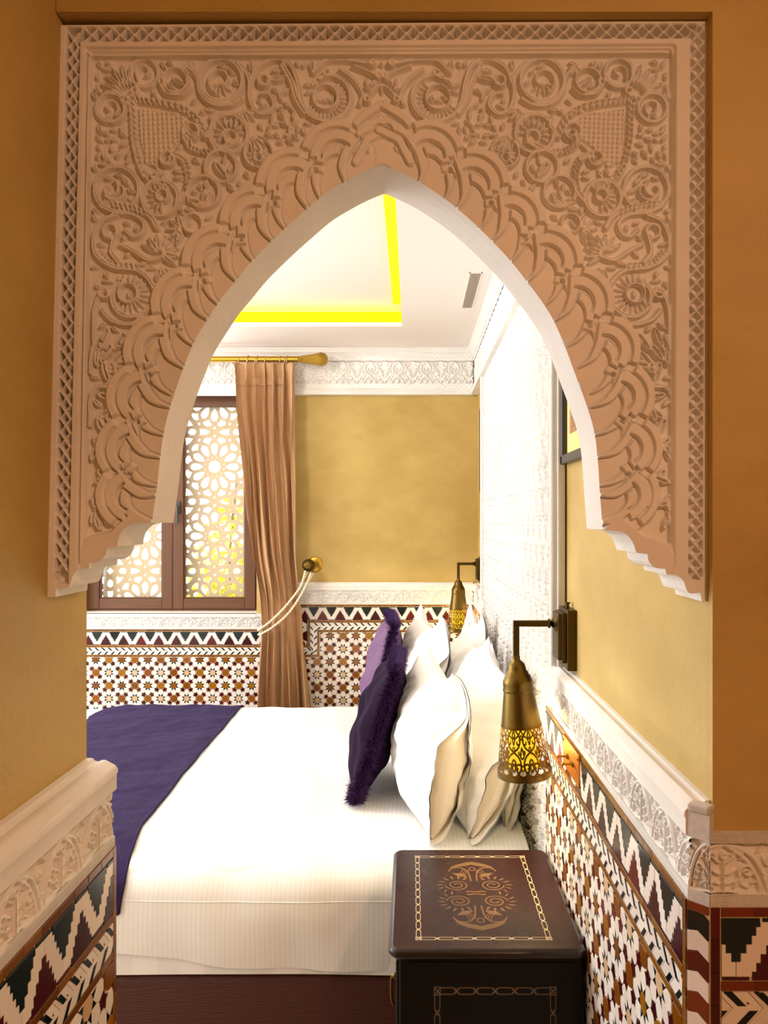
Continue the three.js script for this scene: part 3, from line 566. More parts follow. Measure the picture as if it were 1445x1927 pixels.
    const R1 = [[-46, 24], [-36, 15], [-19, 3], [-4, -14], [3, -30], [5, -54]], R2 = [[-18, 4], [-6, 12], [10, 15], [26, 10], [40, -2], [50, -18], [56, -36], [57, -56]], R3 = [[-58, -12], [-44, 2], [-28, 2], [-10, -6]];
    for (let i = 0; i < N; i++) { rib(i, R3, 15, 13, 186); rib(i, R2, 18, 3.5, 212); rib(i, R1, 18, 4, 220); }
    // scalloped bands on top
    for (let i = 0; i < N; i++) {
      const [x, y, r, a0, b0] = lobes[i]; let d = b0 - a0; while (d > Math.PI) d -= 2 * Math.PI; while (d < -Math.PI) d += 2 * Math.PI;
      arc(x, y, r - 29, a0 - d * .22, a0 + d * 1.16, m, 21, 216, 90);
      arc(x, y, r - 8.5, a0, a0 + d, m, 17, 240, 130); arc(x, y, r - 17.5, a0 + d * .03, a0 + d * .99, m, 2.6, 150, null);
    }
    for (let i = 0; i < N; i++) { const [cx, cy] = lobes[i], [u, v] = m(cx + (cusp[i + 1][0] - cusp[i][0]) * .42, cy + (cusp[i + 1][1] - cusp[i][1]) * .42 + 4); R.hole(u, v, 4, 60); }
  });
  // ogee lobe at the apex
  side((m) => { for (const [o, w, g, e] of [[34, 20, 204, 96], [8, 17, 232, 110], [19, 2.6, 150, null]]) { const p = cr([[664 + o * .35, 228 + o * .75], [684, 207 + o * 1.02], [706, 192 + o * 1.1], [721, 183 + o * 1.15]], 6).map((q) => m(...q)); c.lineCap = 'butt'; if (e !== null) line(p, w + 5, e); line(p, w, g - 20); line(p, w - 3, g); c.lineCap = 'round'; } });
  for (const s of [-1, 1]) { line([[721 + s * 52, 300], [721 + s * 30, 258], [721 - s * 8, 240]], 19, 84); line([[721 + s * 52, 300], [721 + s * 30, 258], [721 - s * 8, 240]], 15, 200); }
  // floor of the corbels stays plain; the fields' leafwork, drawn for the left half and mirrored
  const A = (() => {
    const q = new Relief(1445, 1145, 0), B = q; q.lined = true;
    B.fan(240, 172, 14, 62, Math.PI * 1.02, Math.PI * 1.52, 6, 8, 205); B.ring(250, 166, 6, 8); B.ring(232, 184, 6, 8);
    const hook = (x, y, r, w, a0, t) => { B.ring(x, y, r, w); B.spiral(x, y, r * .62, r * .2, a0, t, w * .75, 195); };
    hook(268, 131, 27, 8, 2.5, 5); hook(204, 197, 27, 8, 1, -5); hook(413, 145, 41, 9, 2, 6); B.fan(413, 150, 6, 24, .6, 3, 5, 4);
    B.ring(327, 146, 23, 7); B.leaf(318, 138, 34, 9, .6); B.ring(302, 149, 6, 6); B.curve([[300, 158], [312, 172], [340, 174], [356, 160]], 6);
    B.curve([[350, 118], [368, 138], [374, 168], [396, 190], [430, 192], [452, 180]], 8); B.fan(340, 118, 3, 26, -.3, 1.1, 4, 6);
    B.curve([[446, 112], [466, 140], [468, 180], [480, 204], [500, 208], [514, 192], [506, 172], [490, 170]], 9); B.fan(450, 200, 2, 34, .2, 1.9, 5, 7);
    B.curve([[470, 152], [482, 122], [515, 105], [546, 116], [560, 152], [567, 188], [586, 214], [616, 222], [646, 210], [660, 180], [650, 150], [624, 136], [600, 142]], 10);
    B.curve([[530, 118], [546, 146], [556, 180], [572, 206]], 13, 200); B.ring(494, 146, 10, 8); B.leaf(500, 146, 40, 10, -.2);
    B.ring(611, 178, 23, 6); B.fan(612, 180, 25, 42, -.9, 2.7, 15, 4, 185); B.ring(614, 132, 6, 8);
    B.curve([[588, 130], [612, 108], [650, 106], [690, 112], [704, 113]], 9); B.curve([[640, 124], [664, 142], [682, 170], [676, 190]], 8); B.curve([[664, 118], [690, 128], [712, 140]], 7); B.ring(700, 113, 5, 7); B.ring(712, 138, 5, 6); B.ring(690, 182, 5, 7); B.curve([[696, 172], [708, 160], [722, 156]], 7); B.leaf(722, 178, 30, 9, -Math.PI / 2); B.ring(722, 113, 4, 6);
    B.leaf(586, 104, 24, 9, 1.57); B.leaf(470, 104, 22, 8, 1.57);
    // big pointed leaf with netting
    const e1 = [[242, 178], [268, 183], [300, 187], [338, 197], [366, 216], [384, 250]], e2 = [[242, 178], [246, 220], [248, 258], [258, 300], [276, 330], [318, 344]];
    B.curve(e1, 15, 205); B.barbs(e1, 9, 16, 3); B.curve(e2, 15, 205); B.barbs(e2, 9, 18, 3);
    poly2(B, [[256, 196], [330, 206], [356, 226], [344, 250], [300, 284], [290, 310], [266, 300], [258, 250]], 150);
    for (let k = 0; k < 12; k++) { B.cut([[262 + k * 9, 196 + k * 2], [266 + k * 9, 312 - k * 5]], 3.4, 100); B.cut([[254, 204 + k * 9], [360, 200 + k * 9]], 3, 105); }
    hook(356, 243, 15, 7, 0, 5); B.curve([[345, 254], [358, 272], [384, 280], [412, 276], [440, 262]], 15); B.barbs([[350, 262], [376, 278], [408, 276]], 14, 8, 3);
    B.ring(428, 246, 36, 9); B.fan(428, 246, 14, 32, 2.6, 6.2, 9, 5); B.ring(432, 254, 12, 6); B.ring(413, 308, 30, 8); B.leaf(398, 296, 44, 14, .9, 190); B.curve([[384, 250], [398, 232], [394, 214]], 8);
    B.ring(485, 284, 27, 7); B.fan(484, 288, 8, 24, 2.4, 6.6, 9, 5); B.ring(484, 292, 8, 5); B.fan(470, 250, 0, 40, .3, 1.4, 4, 8);
    hook(312, 294, 13, 7, 3, -5); B.curve([[322, 286], [342, 296], [350, 326], [346, 356], [332, 374]], 16); B.barbs([[340, 300], [350, 326], [346, 356]], 15, 7, 3.4);
    B.ring(298, 368, 34, 9); B.fan(300, 366, 10, 30, 1.6, 5.4, 10, 5); B.ring(302, 364, 11, 6); B.ring(380, 356, 30, 8); B.curve([[364, 372], [384, 380], [392, 362]], 10); B.leaf(346, 372, 30, 9, .2);
    hook(216, 351, 42, 9, 2.6, -3.4); B.spiral(202, 352, 20, 6, -1, 5, 7); B.fan(214, 352, 24, 38, .6, 2.4, 7, 4);
    B.curve([[186, 384], [214, 396], [248, 400], [268, 416], [262, 436], [246, 441], [232, 428]], 9); B.curve([[190, 378], [236, 384], [276, 400], [292, 424]], 12, 195); B.barbs([[200, 382], [236, 386], [270, 398]], 11, 8, 2.6);
    B.curve([[214, 400], [186, 414], [172, 450], [180, 480], [212, 500], [256, 506], [282, 530], [286, 560], [266, 586], [236, 593], [212, 576], [208, 546], [225, 526]], 10); B.curve([[184, 470], [206, 490], [250, 496]], 12, 195); B.barbs([[180, 462], [206, 488], [256, 498]], 12, 10, 2.8);
    B.ring(237, 549, 18, 6); B.fan(238, 549, 20, 40, -2.2, 2.4, 15, 4, 185); B.ring(204, 432, 13, 9); B.curve([[212, 440], [206, 470], [220, 490]], 10); B.hole(205, 430, 3.5);
    B.curve([[224, 456], [250, 470], [276, 486], [300, 480]], 9); B.fan(296, 474, 2, 40, -2.6, .6, 8, 8); B.ring(360, 417, 18, 7); B.fan(340, 428, 0, 34, 2, 4.4, 5, 7); B.fan(300, 500, 0, 30, .6, 2, 3, 8);
    B.curve([[173, 640], [174, 580], [186, 548], [204, 546]], 9); B.ring(192, 549, 9, 8); B.curve([[188, 580], [206, 600], [240, 608], [262, 596]], 9);
    for (const [x, y, l, w, a] of [[182, 660, 52, 12, -1.2], [212, 640, 50, 13, 2.2], [238, 618, 52, 12, 2.2], [196, 700, 60, 13, -.9], [188, 672, 50, 13, 1.3], [176, 690, 40, 9, -1.5], [206, 690, 42, 12, -.3], [214, 720, 34, 10, 2.9], [176, 740, 40, 14, .2], [180, 790, 44, 12, -.7], [176, 780, 50, 13, 1.1], [196, 796, 36, 10, -1.2], [168, 820, 40, 12, .8], [180, 850, 36, 12, -.8], [166, 870, 36, 11, -1.2], [178, 880, 34, 12, .9], [170, 910, 34, 11, -.4], [164, 936, 34, 11, .6], [176, 960, 30, 10, -1.7], [168, 990, 34, 9, -1.4], [184, 1000, 30, 9, -1.9]]) B.leaf(x, y, l, w, a, 205);
    B.curve([[166, 700], [168, 660], [180, 630]], 8); B.curve([[164, 800], [166, 750], [178, 728], [200, 724]], 9); B.ring(205, 691, 9, 6);
    for (const [x, y] of [[185, 640], [194, 660], [189, 678], [185, 696], [220, 645], [227, 660], [192, 736], [198, 748], [190, 758], [190, 772]]) B.hole(x, y, 2.2, 40);
    // small leaves where ground would show through
    const g = B.x.getImageData(0, 0, 760, 1145).data, r = rng(42), put = [];
    const inZone = (x, y) => { for (const [lx, ly, lr] of lobes) if (Math.hypot(x - lx, y - ly) < lr + 12) return true; return x > 664 && y > 196; };
    for (let n = 0; n < 9000; n++) {
      const x = 172 + r() * 546, y = 108 + r() * 880; if (inZone(x, y) || x < 163 + 9 * (1 - (y / 1000)) || (y > 300 && x > 420 + (600 - y))) continue;
      if (put.some((p) => Math.hypot(p[0] - x, p[1] - y) < 12)) continue; let free = true;
      for (let k = 0; k < 12 && free; k++) for (const rr of [3, 7]) { const xx = Math.round(x + rr * Math.cos(k)), yy = Math.round(y + rr * Math.sin(k)); if (g[(yy * 760 + xx) * 4] > 40) { free = false; break; } }
      if (!free) continue; put.push([x, y]); const a = r() * 6.28, l = 15 + r() * 8; B.leaf(x - Math.cos(a) * l / 2, y - Math.sin(a) * l / 2, l, 5.5 + r() * 2, a, 190);
    }
    return q;
  })();
  function poly2(B, p, g) { B.x.globalCompositeOperation = 'lighten'; B.x.beginPath(); p.forEach((q, i) => i ? B.x.lineTo(...q) : B.x.moveTo(...q)); B.x.closePath(); B.x.fillStyle = B.g(g); B.x.fill(); B.x.globalCompositeOperation = 'source-over'; }
  const M2 = document.createElement('canvas'); M2.width = 1445; M2.height = 1145; const mc = M2.getContext('2d');
  mc.drawImage(A.c, 0, 0, 720, 1145, 0, 0, 720, 1145); mc.save(); mc.setTransform(-1, 0, 0, 1, 1436, 0); mc.drawImage(A.c, 0, 0, 718, 1145, 0, 0, 718, 1145); mc.restore();
  { // keep the leafwork inside the field and off the interlace
    mc.globalCompositeOperation = 'darken'; mc.fillStyle = '#000';
    const dark = (p) => { mc.beginPath(); p.forEach((q, i) => i ? mc.lineTo(...q) : mc.moveTo(...q)); mc.closePath(); mc.fill(); };
    side((m, k) => { dark([[722, 183], ...cusp.map((q) => m(...q)), m(207, 1150), [722, 1150]].map((q) => q)); for (const [x, y, r] of lobes) { mc.beginPath(); mc.arc(...m(x, y), r + 1, 0, 7); mc.fill(); } });
    dark([[0, 0], [1445, 0], [1445, 102], [0, 106]]); dark([[0, 0], [166, 0], [158, 1145], [0, 1145]]); dark([[1267, 0], [1445, 0], [1445, 1145], [1263, 1145]]); dark([[0, 1012], [1445, 1022], [1445, 1145], [0, 1145]]);
  }
  c.globalCompositeOperation = 'lighten'; c.drawImage(M2, 0, 0); c.globalCompositeOperation = 'source-over';
  // plain spandrel feet under the field
  poly([[157, 1012], [205, 1000], [250, 960], [282, 984], [240, 1040], [150, 1080], [146, 1052]], 214); poly([[1264, 1024], [1214, 1010], [1168, 972], [1137, 997], [1190, 1050], [1262, 1090], [1272, 1060]], 214);
  // last lobe keeps its ribbons above the plain foot
  side((m) => { const [x, y, r, a0, b0] = lobes[lobes.length - 1]; arc(x, y, r - 8, a0, a0 - 0.95, m, 17, 232, null); arc(x, y, r - 28, a0, a0 - 1.1, m, 22, 212, null); });
  // pierced lattice border
  const lat = (p0, p1, w, pitch, depth, sgn) => {
    const l = Math.hypot(p1[0] - p0[0], p1[1] - p0[1]), ux = (p1[0] - p0[0]) / l, uy = (p1[1] - p0[1]) / l, nx = -uy, ny = ux, q = (s, t) => [p0[0] + ux * s + nx * t, p0[1] + uy * s + ny * t];
    poly([q(0, 0), q(l, 0), q(l, w), q(0, w)], depth); c.save(); c.beginPath(); [q(0, 0), q(l, 0), q(l, w), q(0, w)].forEach((k, i) => i ? c.lineTo(...k) : c.moveTo(...k)); c.clip();
    for (let s = -w; s < l + w; s += pitch) { for (const d of [1, -1]) { const a = d > 0 ? [q(s - 2, -2), q(s + pitch + 1, w + 2)] : [q(s + pitch + 1, -2), q(s - 2, w + 2)]; line(a, 5.4, 196); line(a, 3, 226); } }
    c.restore();
  };
  lat([127, 52], [1324, 45], 24, 27, 4);
  lat([102 + 24, 1098], [122 + 27, 52], -24, 26, 4); lat([1326, 50], [1322, 1092], 24, 26, 95);
  R.finish(1);
  // ---- mesh
  const S = 1.32, x0 = 84, y0 = 32, nx = Math.ceil((1344 - x0) / S), ny = Math.ceil((1138 - y0) / S), nP = P.length;
  const seg = P.map((a, i) => { const b = P[(i + 1) % nP]; return [a[0], a[1], b[0] - a[0], b[1] - a[1]]; });
  const inside = (x, y) => { let k = false; for (const [ax, ay, dx, dy] of seg) { const by = ay + dy; if ((ay > y) !== (by > y) && x < ax + dx * (y - ay) / dy) k = !k; } return k; };
  const nearest = (x, y) => { let best = 1e9, r = null; for (const [ax, ay, dx, dy] of seg) { const t = clamp(((x - ax) * dx + (y - ay) * dy) / (dx * dx + dy * dy || 1)), px = ax + t * dx, py = ay + t * dy, d = (px - x) ** 2 + (py - y) ** 2; if (d < best) { best = d; r = [px, py]; } } return r; };
  const W1 = nx + 1, ins = new Uint8Array(W1 * (ny + 1)); for (let j = 0; j <= ny; j++) for (let i = 0; i <= nx; i++) ins[j * W1 + i] = inside(x0 + i * S, y0 + j * S) ? 1 : 0;
  const id = new Int32Array(W1 * (ny + 1)).fill(-1), pos = [], uv = [], parts = { lattice_border: [], frame: [], carved_field: [], interlaced_band: [] };
  const zOf = (x, y) => (R.at(x, y) / 255 - 1) * 0.019;
  const vert = (i, j) => { const k = j * W1 + i; if (id[k] >= 0) return id[k]; let x = x0 + i * S, y = y0 + j * S; if (!ins[k]) [x, y] = nearest(x, y); id[k] = pos.length / 3; pos.push(U(x), V(y), zOf(x, y)); uv.push(U(x), V(y)); return id[k]; };
  const part = (x, y) => {
    if (y < 80 || x < 151 - (y - 52) * 0.022 || x > 1300) return 'lattice_border';
    if (y < 102 || x < 165 - lean(y) * .5 || x > 1267) return 'frame';
    const X = x > 720 ? 1440 - x - Math.max(0, y - 600) * .0547 : x; for (const [lx, ly, lr] of lobes) if (Math.hypot(X - lx, y - ly) < lr + 2) return 'interlaced_band';
    if (y > 1012 || (X > 207 && y > 960)) return 'frame'; if (X > 650 && y > 186) return 'interlaced_band';
    for (let i = 0; i < cusp.length - 1; i++) { const [a, b] = [cusp[i], cusp[i + 1]]; if (y >= a[1] && y < b[1] && X > lerp(a[0], b[0], (y - a[1]) / (b[1] - a[1]))) return 'interlaced_band'; }
    return 'carved_field';
  };
  for (let j = 0; j < ny; j++) for (let i = 0; i < nx; i++) {
    const k = j * W1 + i; if (!(ins[k] || ins[k + 1] || ins[k + W1] || ins[k + W1 + 1])) continue;
    const a = vert(i, j), b = vert(i + 1, j), d = vert(i, j + 1), e = vert(i + 1, j + 1), l = parts[part(x0 + (i + .5) * S, y0 + (j + .5) * S)]; l.push(a, d, e, a, e, b);
  }
  const all = new THREE.BufferGeometry(); all.setAttribute('position', new THREE.Float32BufferAttribute(pos, 3)); all.setAttribute('uv', new THREE.Float32BufferAttribute(uv, 2)); all.setIndex(Object.values(parts).flat()); all.computeVertexNormals();
  const o = group('plaster_arch', [0, H, -1.0]); tag(o, 'carved plaster pointed arch with interlaced bands and a pierced lattice border, framing the view', 'arch');
  for (const [name, idx] of Object.entries(parts)) {
    const map = new Map(), pp = [], nn = [], uu = [], ii = [];
    for (const v of idx) { let t = map.get(v); if (t === undefined) { t = map.size; map.set(v, t); for (let q = 0; q < 3; q++) { pp.push(pos[v * 3 + q]); nn.push(all.attributes.normal.array[v * 3 + q]); } uu.push(uv[v * 2], uv[v * 2 + 1]); } ii.push(t); }
    const g = new THREE.BufferGeometry(); g.setAttribute('position', new THREE.Float32BufferAttribute(pp, 3)); g.setAttribute('normal', new THREE.Float32BufferAttribute(nn, 3)); g.setAttribute('uv', new THREE.Float32BufferAttribute(uu, 2)); g.setIndex(ii); mesh(name, g, M.plaster, o);
  }
  // soffits: from the carved face back through the wall
  const strip = (pts, back) => { const q = []; for (let i = 0; i < pts.length - 1; i++) { const a = pts[i], b = pts[i + 1], n = Math.max(1, Math.round(Math.hypot(b[0] - a[0], b[1] - a[1]) / 2.5)); for (let k = 0; k < n; k++) q.push([lerp(a[0], b[0], k / n), lerp(a[1], b[1], k / n)]); } q.push(pts[pts.length - 1]); const g = surface(q.length - 1, 3, (u, v) => { const [x, y] = q[Math.round(u * (q.length - 1))]; const z = zOf(x, y); return [U(x), V(y), lerp(z, Math.min(back, z - 0.001), v)]; }, (u, v, p) => [p[0] + p[1], p[2]]); return g; };
  mesh('arch_soffit', strip([...AL, ...AR.slice(1)], BACK), M.plaster, o);
  mesh('corbel_soffit', toCreasedNormals(strip([...corbL, AL[0]], BACK), .5), M.plaster, o); mesh('corbel_soffit', toCreasedNormals(strip([AR[AR.length - 1], ...corbR], BACK), .5), M.plaster, o);
  mesh('rim', strip([corbR[corbR.length - 1], ...outer, corbL[0]], -0.03), M.plaster, o);
  const back = new THREE.ShapeGeometry(new THREE.Shape([...path, [1345, 30], [85, 30]].map(([x, y]) => new THREE.Vector2(U(x), V(y))))); back.translate(0, 0, BACK); mesh('back_face', back, M.plaster, o);
}
// ------------------------------------------------------------------ window with its screen, and the garden outside
{
  const WZ = -4.62, o = group('window_1', [0, H, WZ]); struct(o);
  const xm = -1.4305, yb = -0.5425, yt = 0.764;
  // outer frame, then two sashes
  const bar = (x0, x1, y0, y1, z0, z1) => { const g = rbox(x1 - x0, y1 - y0, z1 - z0, 0.004, (x0 + x1) / 2, (y0 + y1) / 2, (z0 + z1) / 2, 2); const p = g.attributes.position, v = x1 - x0 > y1 - y0, uv = new Float32Array(p.count * 2); for (let i = 0; i < p.count; i++) { const a = v ? p.getX(i) : p.getY(i), b = v ? p.getY(i) : p.getX(i); uv[i * 2] = b * 3 + p.getZ(i) * 3 + x0 * 7; uv[i * 2 + 1] = a * 0.8 + y0; } g.setAttribute('uv', new THREE.BufferAttribute(uv, 2)); return g; };
  mesh('frame', merge([bar(-1.99, -0.886, yb, yb + 0.012, -0.05, 0.012), bar(-1.99, -0.886, yt - 0.018, yt, -0.05, 0.014), bar(-1.99, -1.934, yb, yt, -.05, .01), bar(-0.936, -0.886, yb, yt, -.05, .01)]), M.wood, o);
  for (const [x0, x1] of [[-1.934, xm - 0.001], [xm + 0.001, -0.936]]) {
    const s = new THREE.Group(); s.name = 'sash'; o.add(s);
    const w = 0.063, g0 = yb + 0.012, g1 = yt - 0.018;
    mesh('stile', bar(x0, x0 + w, g0, g1, -0.03, 0.022), M.wood, s); mesh('stile', bar(x1 - w, x1, g0, g1, -.03, .022), M.wood, s);
    mesh('rail', bar(x0 + w, x1 - w, g0, g0 + 0.062, -.03, .020), M.wood, s); mesh('rail', bar(x0 + w, x1 - w, g1 - 0.066, g1, -.03, .020), M.wood, s);
    mesh('pane', box(x0 + w, x1 - w, g0 + .06, g1 - .06, -0.008, -0.004), M.glass, s);
    mesh('glazing_bead', merge([bar(x0 + w - .002, x0 + w + .008, g0 + .06, g1 - .064, 0, 0.012), bar(x1 - w - .008, x1 - w + .002, g0 + .06, g1 - .064, 0, .012), bar(x0 + w, x1 - w, g0 + .06, g0 + .07, 0, .012)]), M.wood, s);
  }
  const hd = new THREE.Group(); hd.name = 'window_handle'; o.add(hd); hd.position.set(xm + 0.035, 0.075, 0.022);
  mesh('plate', rbox(0.026, 0.075, 0.008, 0.003, 0, 0, 0.003), std({ color: 0x4a4844, metalness: .8, roughness: .4 }), hd); mesh('lever', rbox(0.016, 0.11, 0.014, 0.005, 0, -0.04, 0.03), std({ color: 0x55524e, metalness: .8, roughness: .4 }), hd);
  mesh('sill', box(WX0, WX1, yb - 0.02, yb, -0.02, 0.165), M.plaster, o);
  mesh('dark_gap_strip', box(xm - .003, xm + .003, yb + .02, yt - .02, 0.0, .018), M.darkWood, o);  // dark gap between the sashes, put in as a dark strip
}
// pierced screen outside the glass: one panel to each sash, star rosettes one above the other
{
  const o = group('window_screen', [0, H, -4.70]); tag(o, 'pale pierced screen of star rosettes outside the wooden window', 'screen');
  const mat = std({ color: 0xc9b58e, roughness: 0.7 });
  const k = 0.0032482, cell = 65.25;
  const rot = (pts, a) => pts.map(([r, t]) => [r * Math.cos(a) - t * Math.sin(a), r * Math.sin(a) + t * Math.cos(a)]);
  const petal = [[19.5, 0], [27, 5.4], [37, 7.6], [43.5, 5.6], [44.5, 2.8], [47, 0], [44.5, -2.8], [43.5, -5.6], [37, -7.6], [27, -5.4]];
  const kite = [[15.5, 0], [18, 2.3], [21, 0], [18, -2.3]];
  const tre = [[41.5, 0], [45.5, 2.8], [47.8, 6.4], [51, 9.6], [55.5, 6.6], [57, 0], [55.5, -6.6], [51, -9.6], [47.8, -6.4], [45.5, -2.8]];
  const dia = [[53.5, 0], [57.6, 4.2], [61.8, 0], [57.6, -4.2]];
  const star = Array.from({ length: 24 }, (_, i) => { const a = i * Math.PI / 12, r = i % 2 ? 11.2 : 13.2; return [r * Math.cos(a), r * Math.sin(a)]; });
  const hexA = [[-7, 0], [-15, 5.2], [-24, 6.4], [-29, 6], [-27.5, 0], [-29, -6], [-24, -6.4], [-15, -5.2]], hexB = [[-33, 0], [-37, 6.2], [-46, 6.2], [-51, 0], [-46, -6.2], [-37, -6.2]];
  const corner = [[9.5, 9.5], [14, 10.5], [26.5, 11.5], [20.5, 20.5], [11.5, 26.5], [10.5, 14]], mid = [[0, 8], [8, 0], [0, -8], [-8, 0]];
  const turn = (pts, q) => pts.map(([x, y]) => q === 0 ? [x, y] : q === 1 ? [-y, x] : q === 2 ? [-x, -y] : [y, -x]);
  for (const [X0, X1] of [[-1.965, -1.4165], [-1.4135, -0.905]]) {
    const y0 = -0.54, y1 = 0.74, sh = new THREE.Shape([[X0, y0], [X1, y0], [X1, y1], [X0, y1]].map((p) => new THREE.Vector2(...p)));
    const put = (pts, ox, oy) => { const q = clipPoly(pts.map((p) => [ox + p[0] * k, oy + p[1] * k]), [[1, 0, X0 + 0.008], [-1, 0, -(X1 - 0.008)], [0, 1, y0 + .008], [0, -1, -(y1 - 0.008)]]); if (q && Math.abs(area(q)) > 3e-5) { const c = area(q) < 0 ? [...q].reverse() : q, i2 = inset(c, 0.0024); if (area(i2) < 1.2e-5) return; q.splice(0, q.length, ...i2); const h = new THREE.Path(); q.forEach((p, i) => i ? h.lineTo(...p) : h.moveTo(...p)); h.closePath(); sh.holes.push(h); } };
    for (let n = -2; n < 4; n++) for (let c = -3; c < 2; c++) {
      const ox = -1.205 + c * 2 * cell * k, oy = -0.0975 + n * 2 * cell * k;
      put(star, ox, oy);
      for (let q = 0; q < 12; q++) { const a = q * Math.PI / 6; put(rot(petal, a), ox, oy); put(rot(kite, a + Math.PI / 12), ox, oy); put(rot(tre, a + Math.PI / 12), ox, oy); put(rot(dia, a), ox, oy); }
      // edge pieces: above and to the right of each rosette, then its corner
      for (const s of [1, -1]) { put(hexA.map((p) => [p[0] * s, p[1]]), ox, oy + cell * k); put(hexB.map((p) => [p[0] * s, p[1]]), ox, oy + cell * k); put(hexA.map((p) => [p[1], p[0] * s]), ox + cell * k, oy); put(hexB.map((p) => [p[1], p[0] * s]), ox + cell * k, oy); }
      for (let q = 0; q < 4; q++) put(turn(corner, q), ox + cell * k, oy + cell * k); put(mid, ox + cell * k, oy + cell * k);
    }
    const g = new THREE.ExtrudeGeometry(sh, { depth: 0.010, bevelEnabled: false }); mesh('screen_panel', g, mat, o);
  }
}
{ // outside: ground, pale garden wall, a yellow-green tree
  struct(mesh('ground', box(-12, 6, -0.4, -0.05, -16, -4.76), std({ color: 0xcfc4b0, roughness: .9 })));
  struct(mesh('wall_garden', worldUV(box(-9, 3, -0.1, 1.05, -9.2, -9.0)), M.plaster));
  const t = group('tree', [-1.62, 0, -6.9]); tag(t, 'yellow green leafy tree seen through the window screen', 'tree');
  mesh('trunk', tube([[0, 0, 0], [0.03, 0.6, 0.02], [-0.02, 1.2, -.02], [0.05, 1.9, 0]], 0.014, 16, 8), std({ color: 0x8a7a4a, roughness: .9 }), t);
  const lg = new THREE.BufferGeometry(); lg.setAttribute('position', new THREE.Float32BufferAttribute([0, 0, 0, .02, .035, .004, 0, .08, 0, 0, 0, 0, 0, .08, 0, -.02, .035, .004], 3)); lg.computeVertexNormals();
  const n = 1700, im = new THREE.InstancedMesh(lg, std({ color: 0xe6e020, roughness: 0.8, side: THREE.DoubleSide }), n), r = rng(3), m4 = new THREE.Matrix4(), q = new THREE.Quaternion();
  const cl = [[0.12, 1.42, 0.1, 0.36], [-0.05, 1.0, 0.1, 0.36], [0.22, 0.9, 0, 0.3], [0.3, 1.7, -.1, .24], [0.05, 0.75, .2, .3]];
  for (let i = 0; i < n; i++) { const [cx, cy, cz, cr] = cl[i % cl.length], a = r() * 6.28, b = Math.acos(2 * r() - 1), d = cr * Math.cbrt(r()); q.setFromEuler(new THREE.Euler(r() * 6, r() * 6, r() * 6)); const s = 0.7 + r() * .8; m4.compose(new THREE.Vector3(cx + d * Math.sin(b) * Math.cos(a), cy + d * Math.cos(b), cz + d * Math.sin(b) * Math.sin(a)), q, new THREE.Vector3(s, s, s)); im.setMatrixAt(i, m4); }
  im.name = 'foliage'; im.userData.kind = 'stuff'; t.add(im);
}

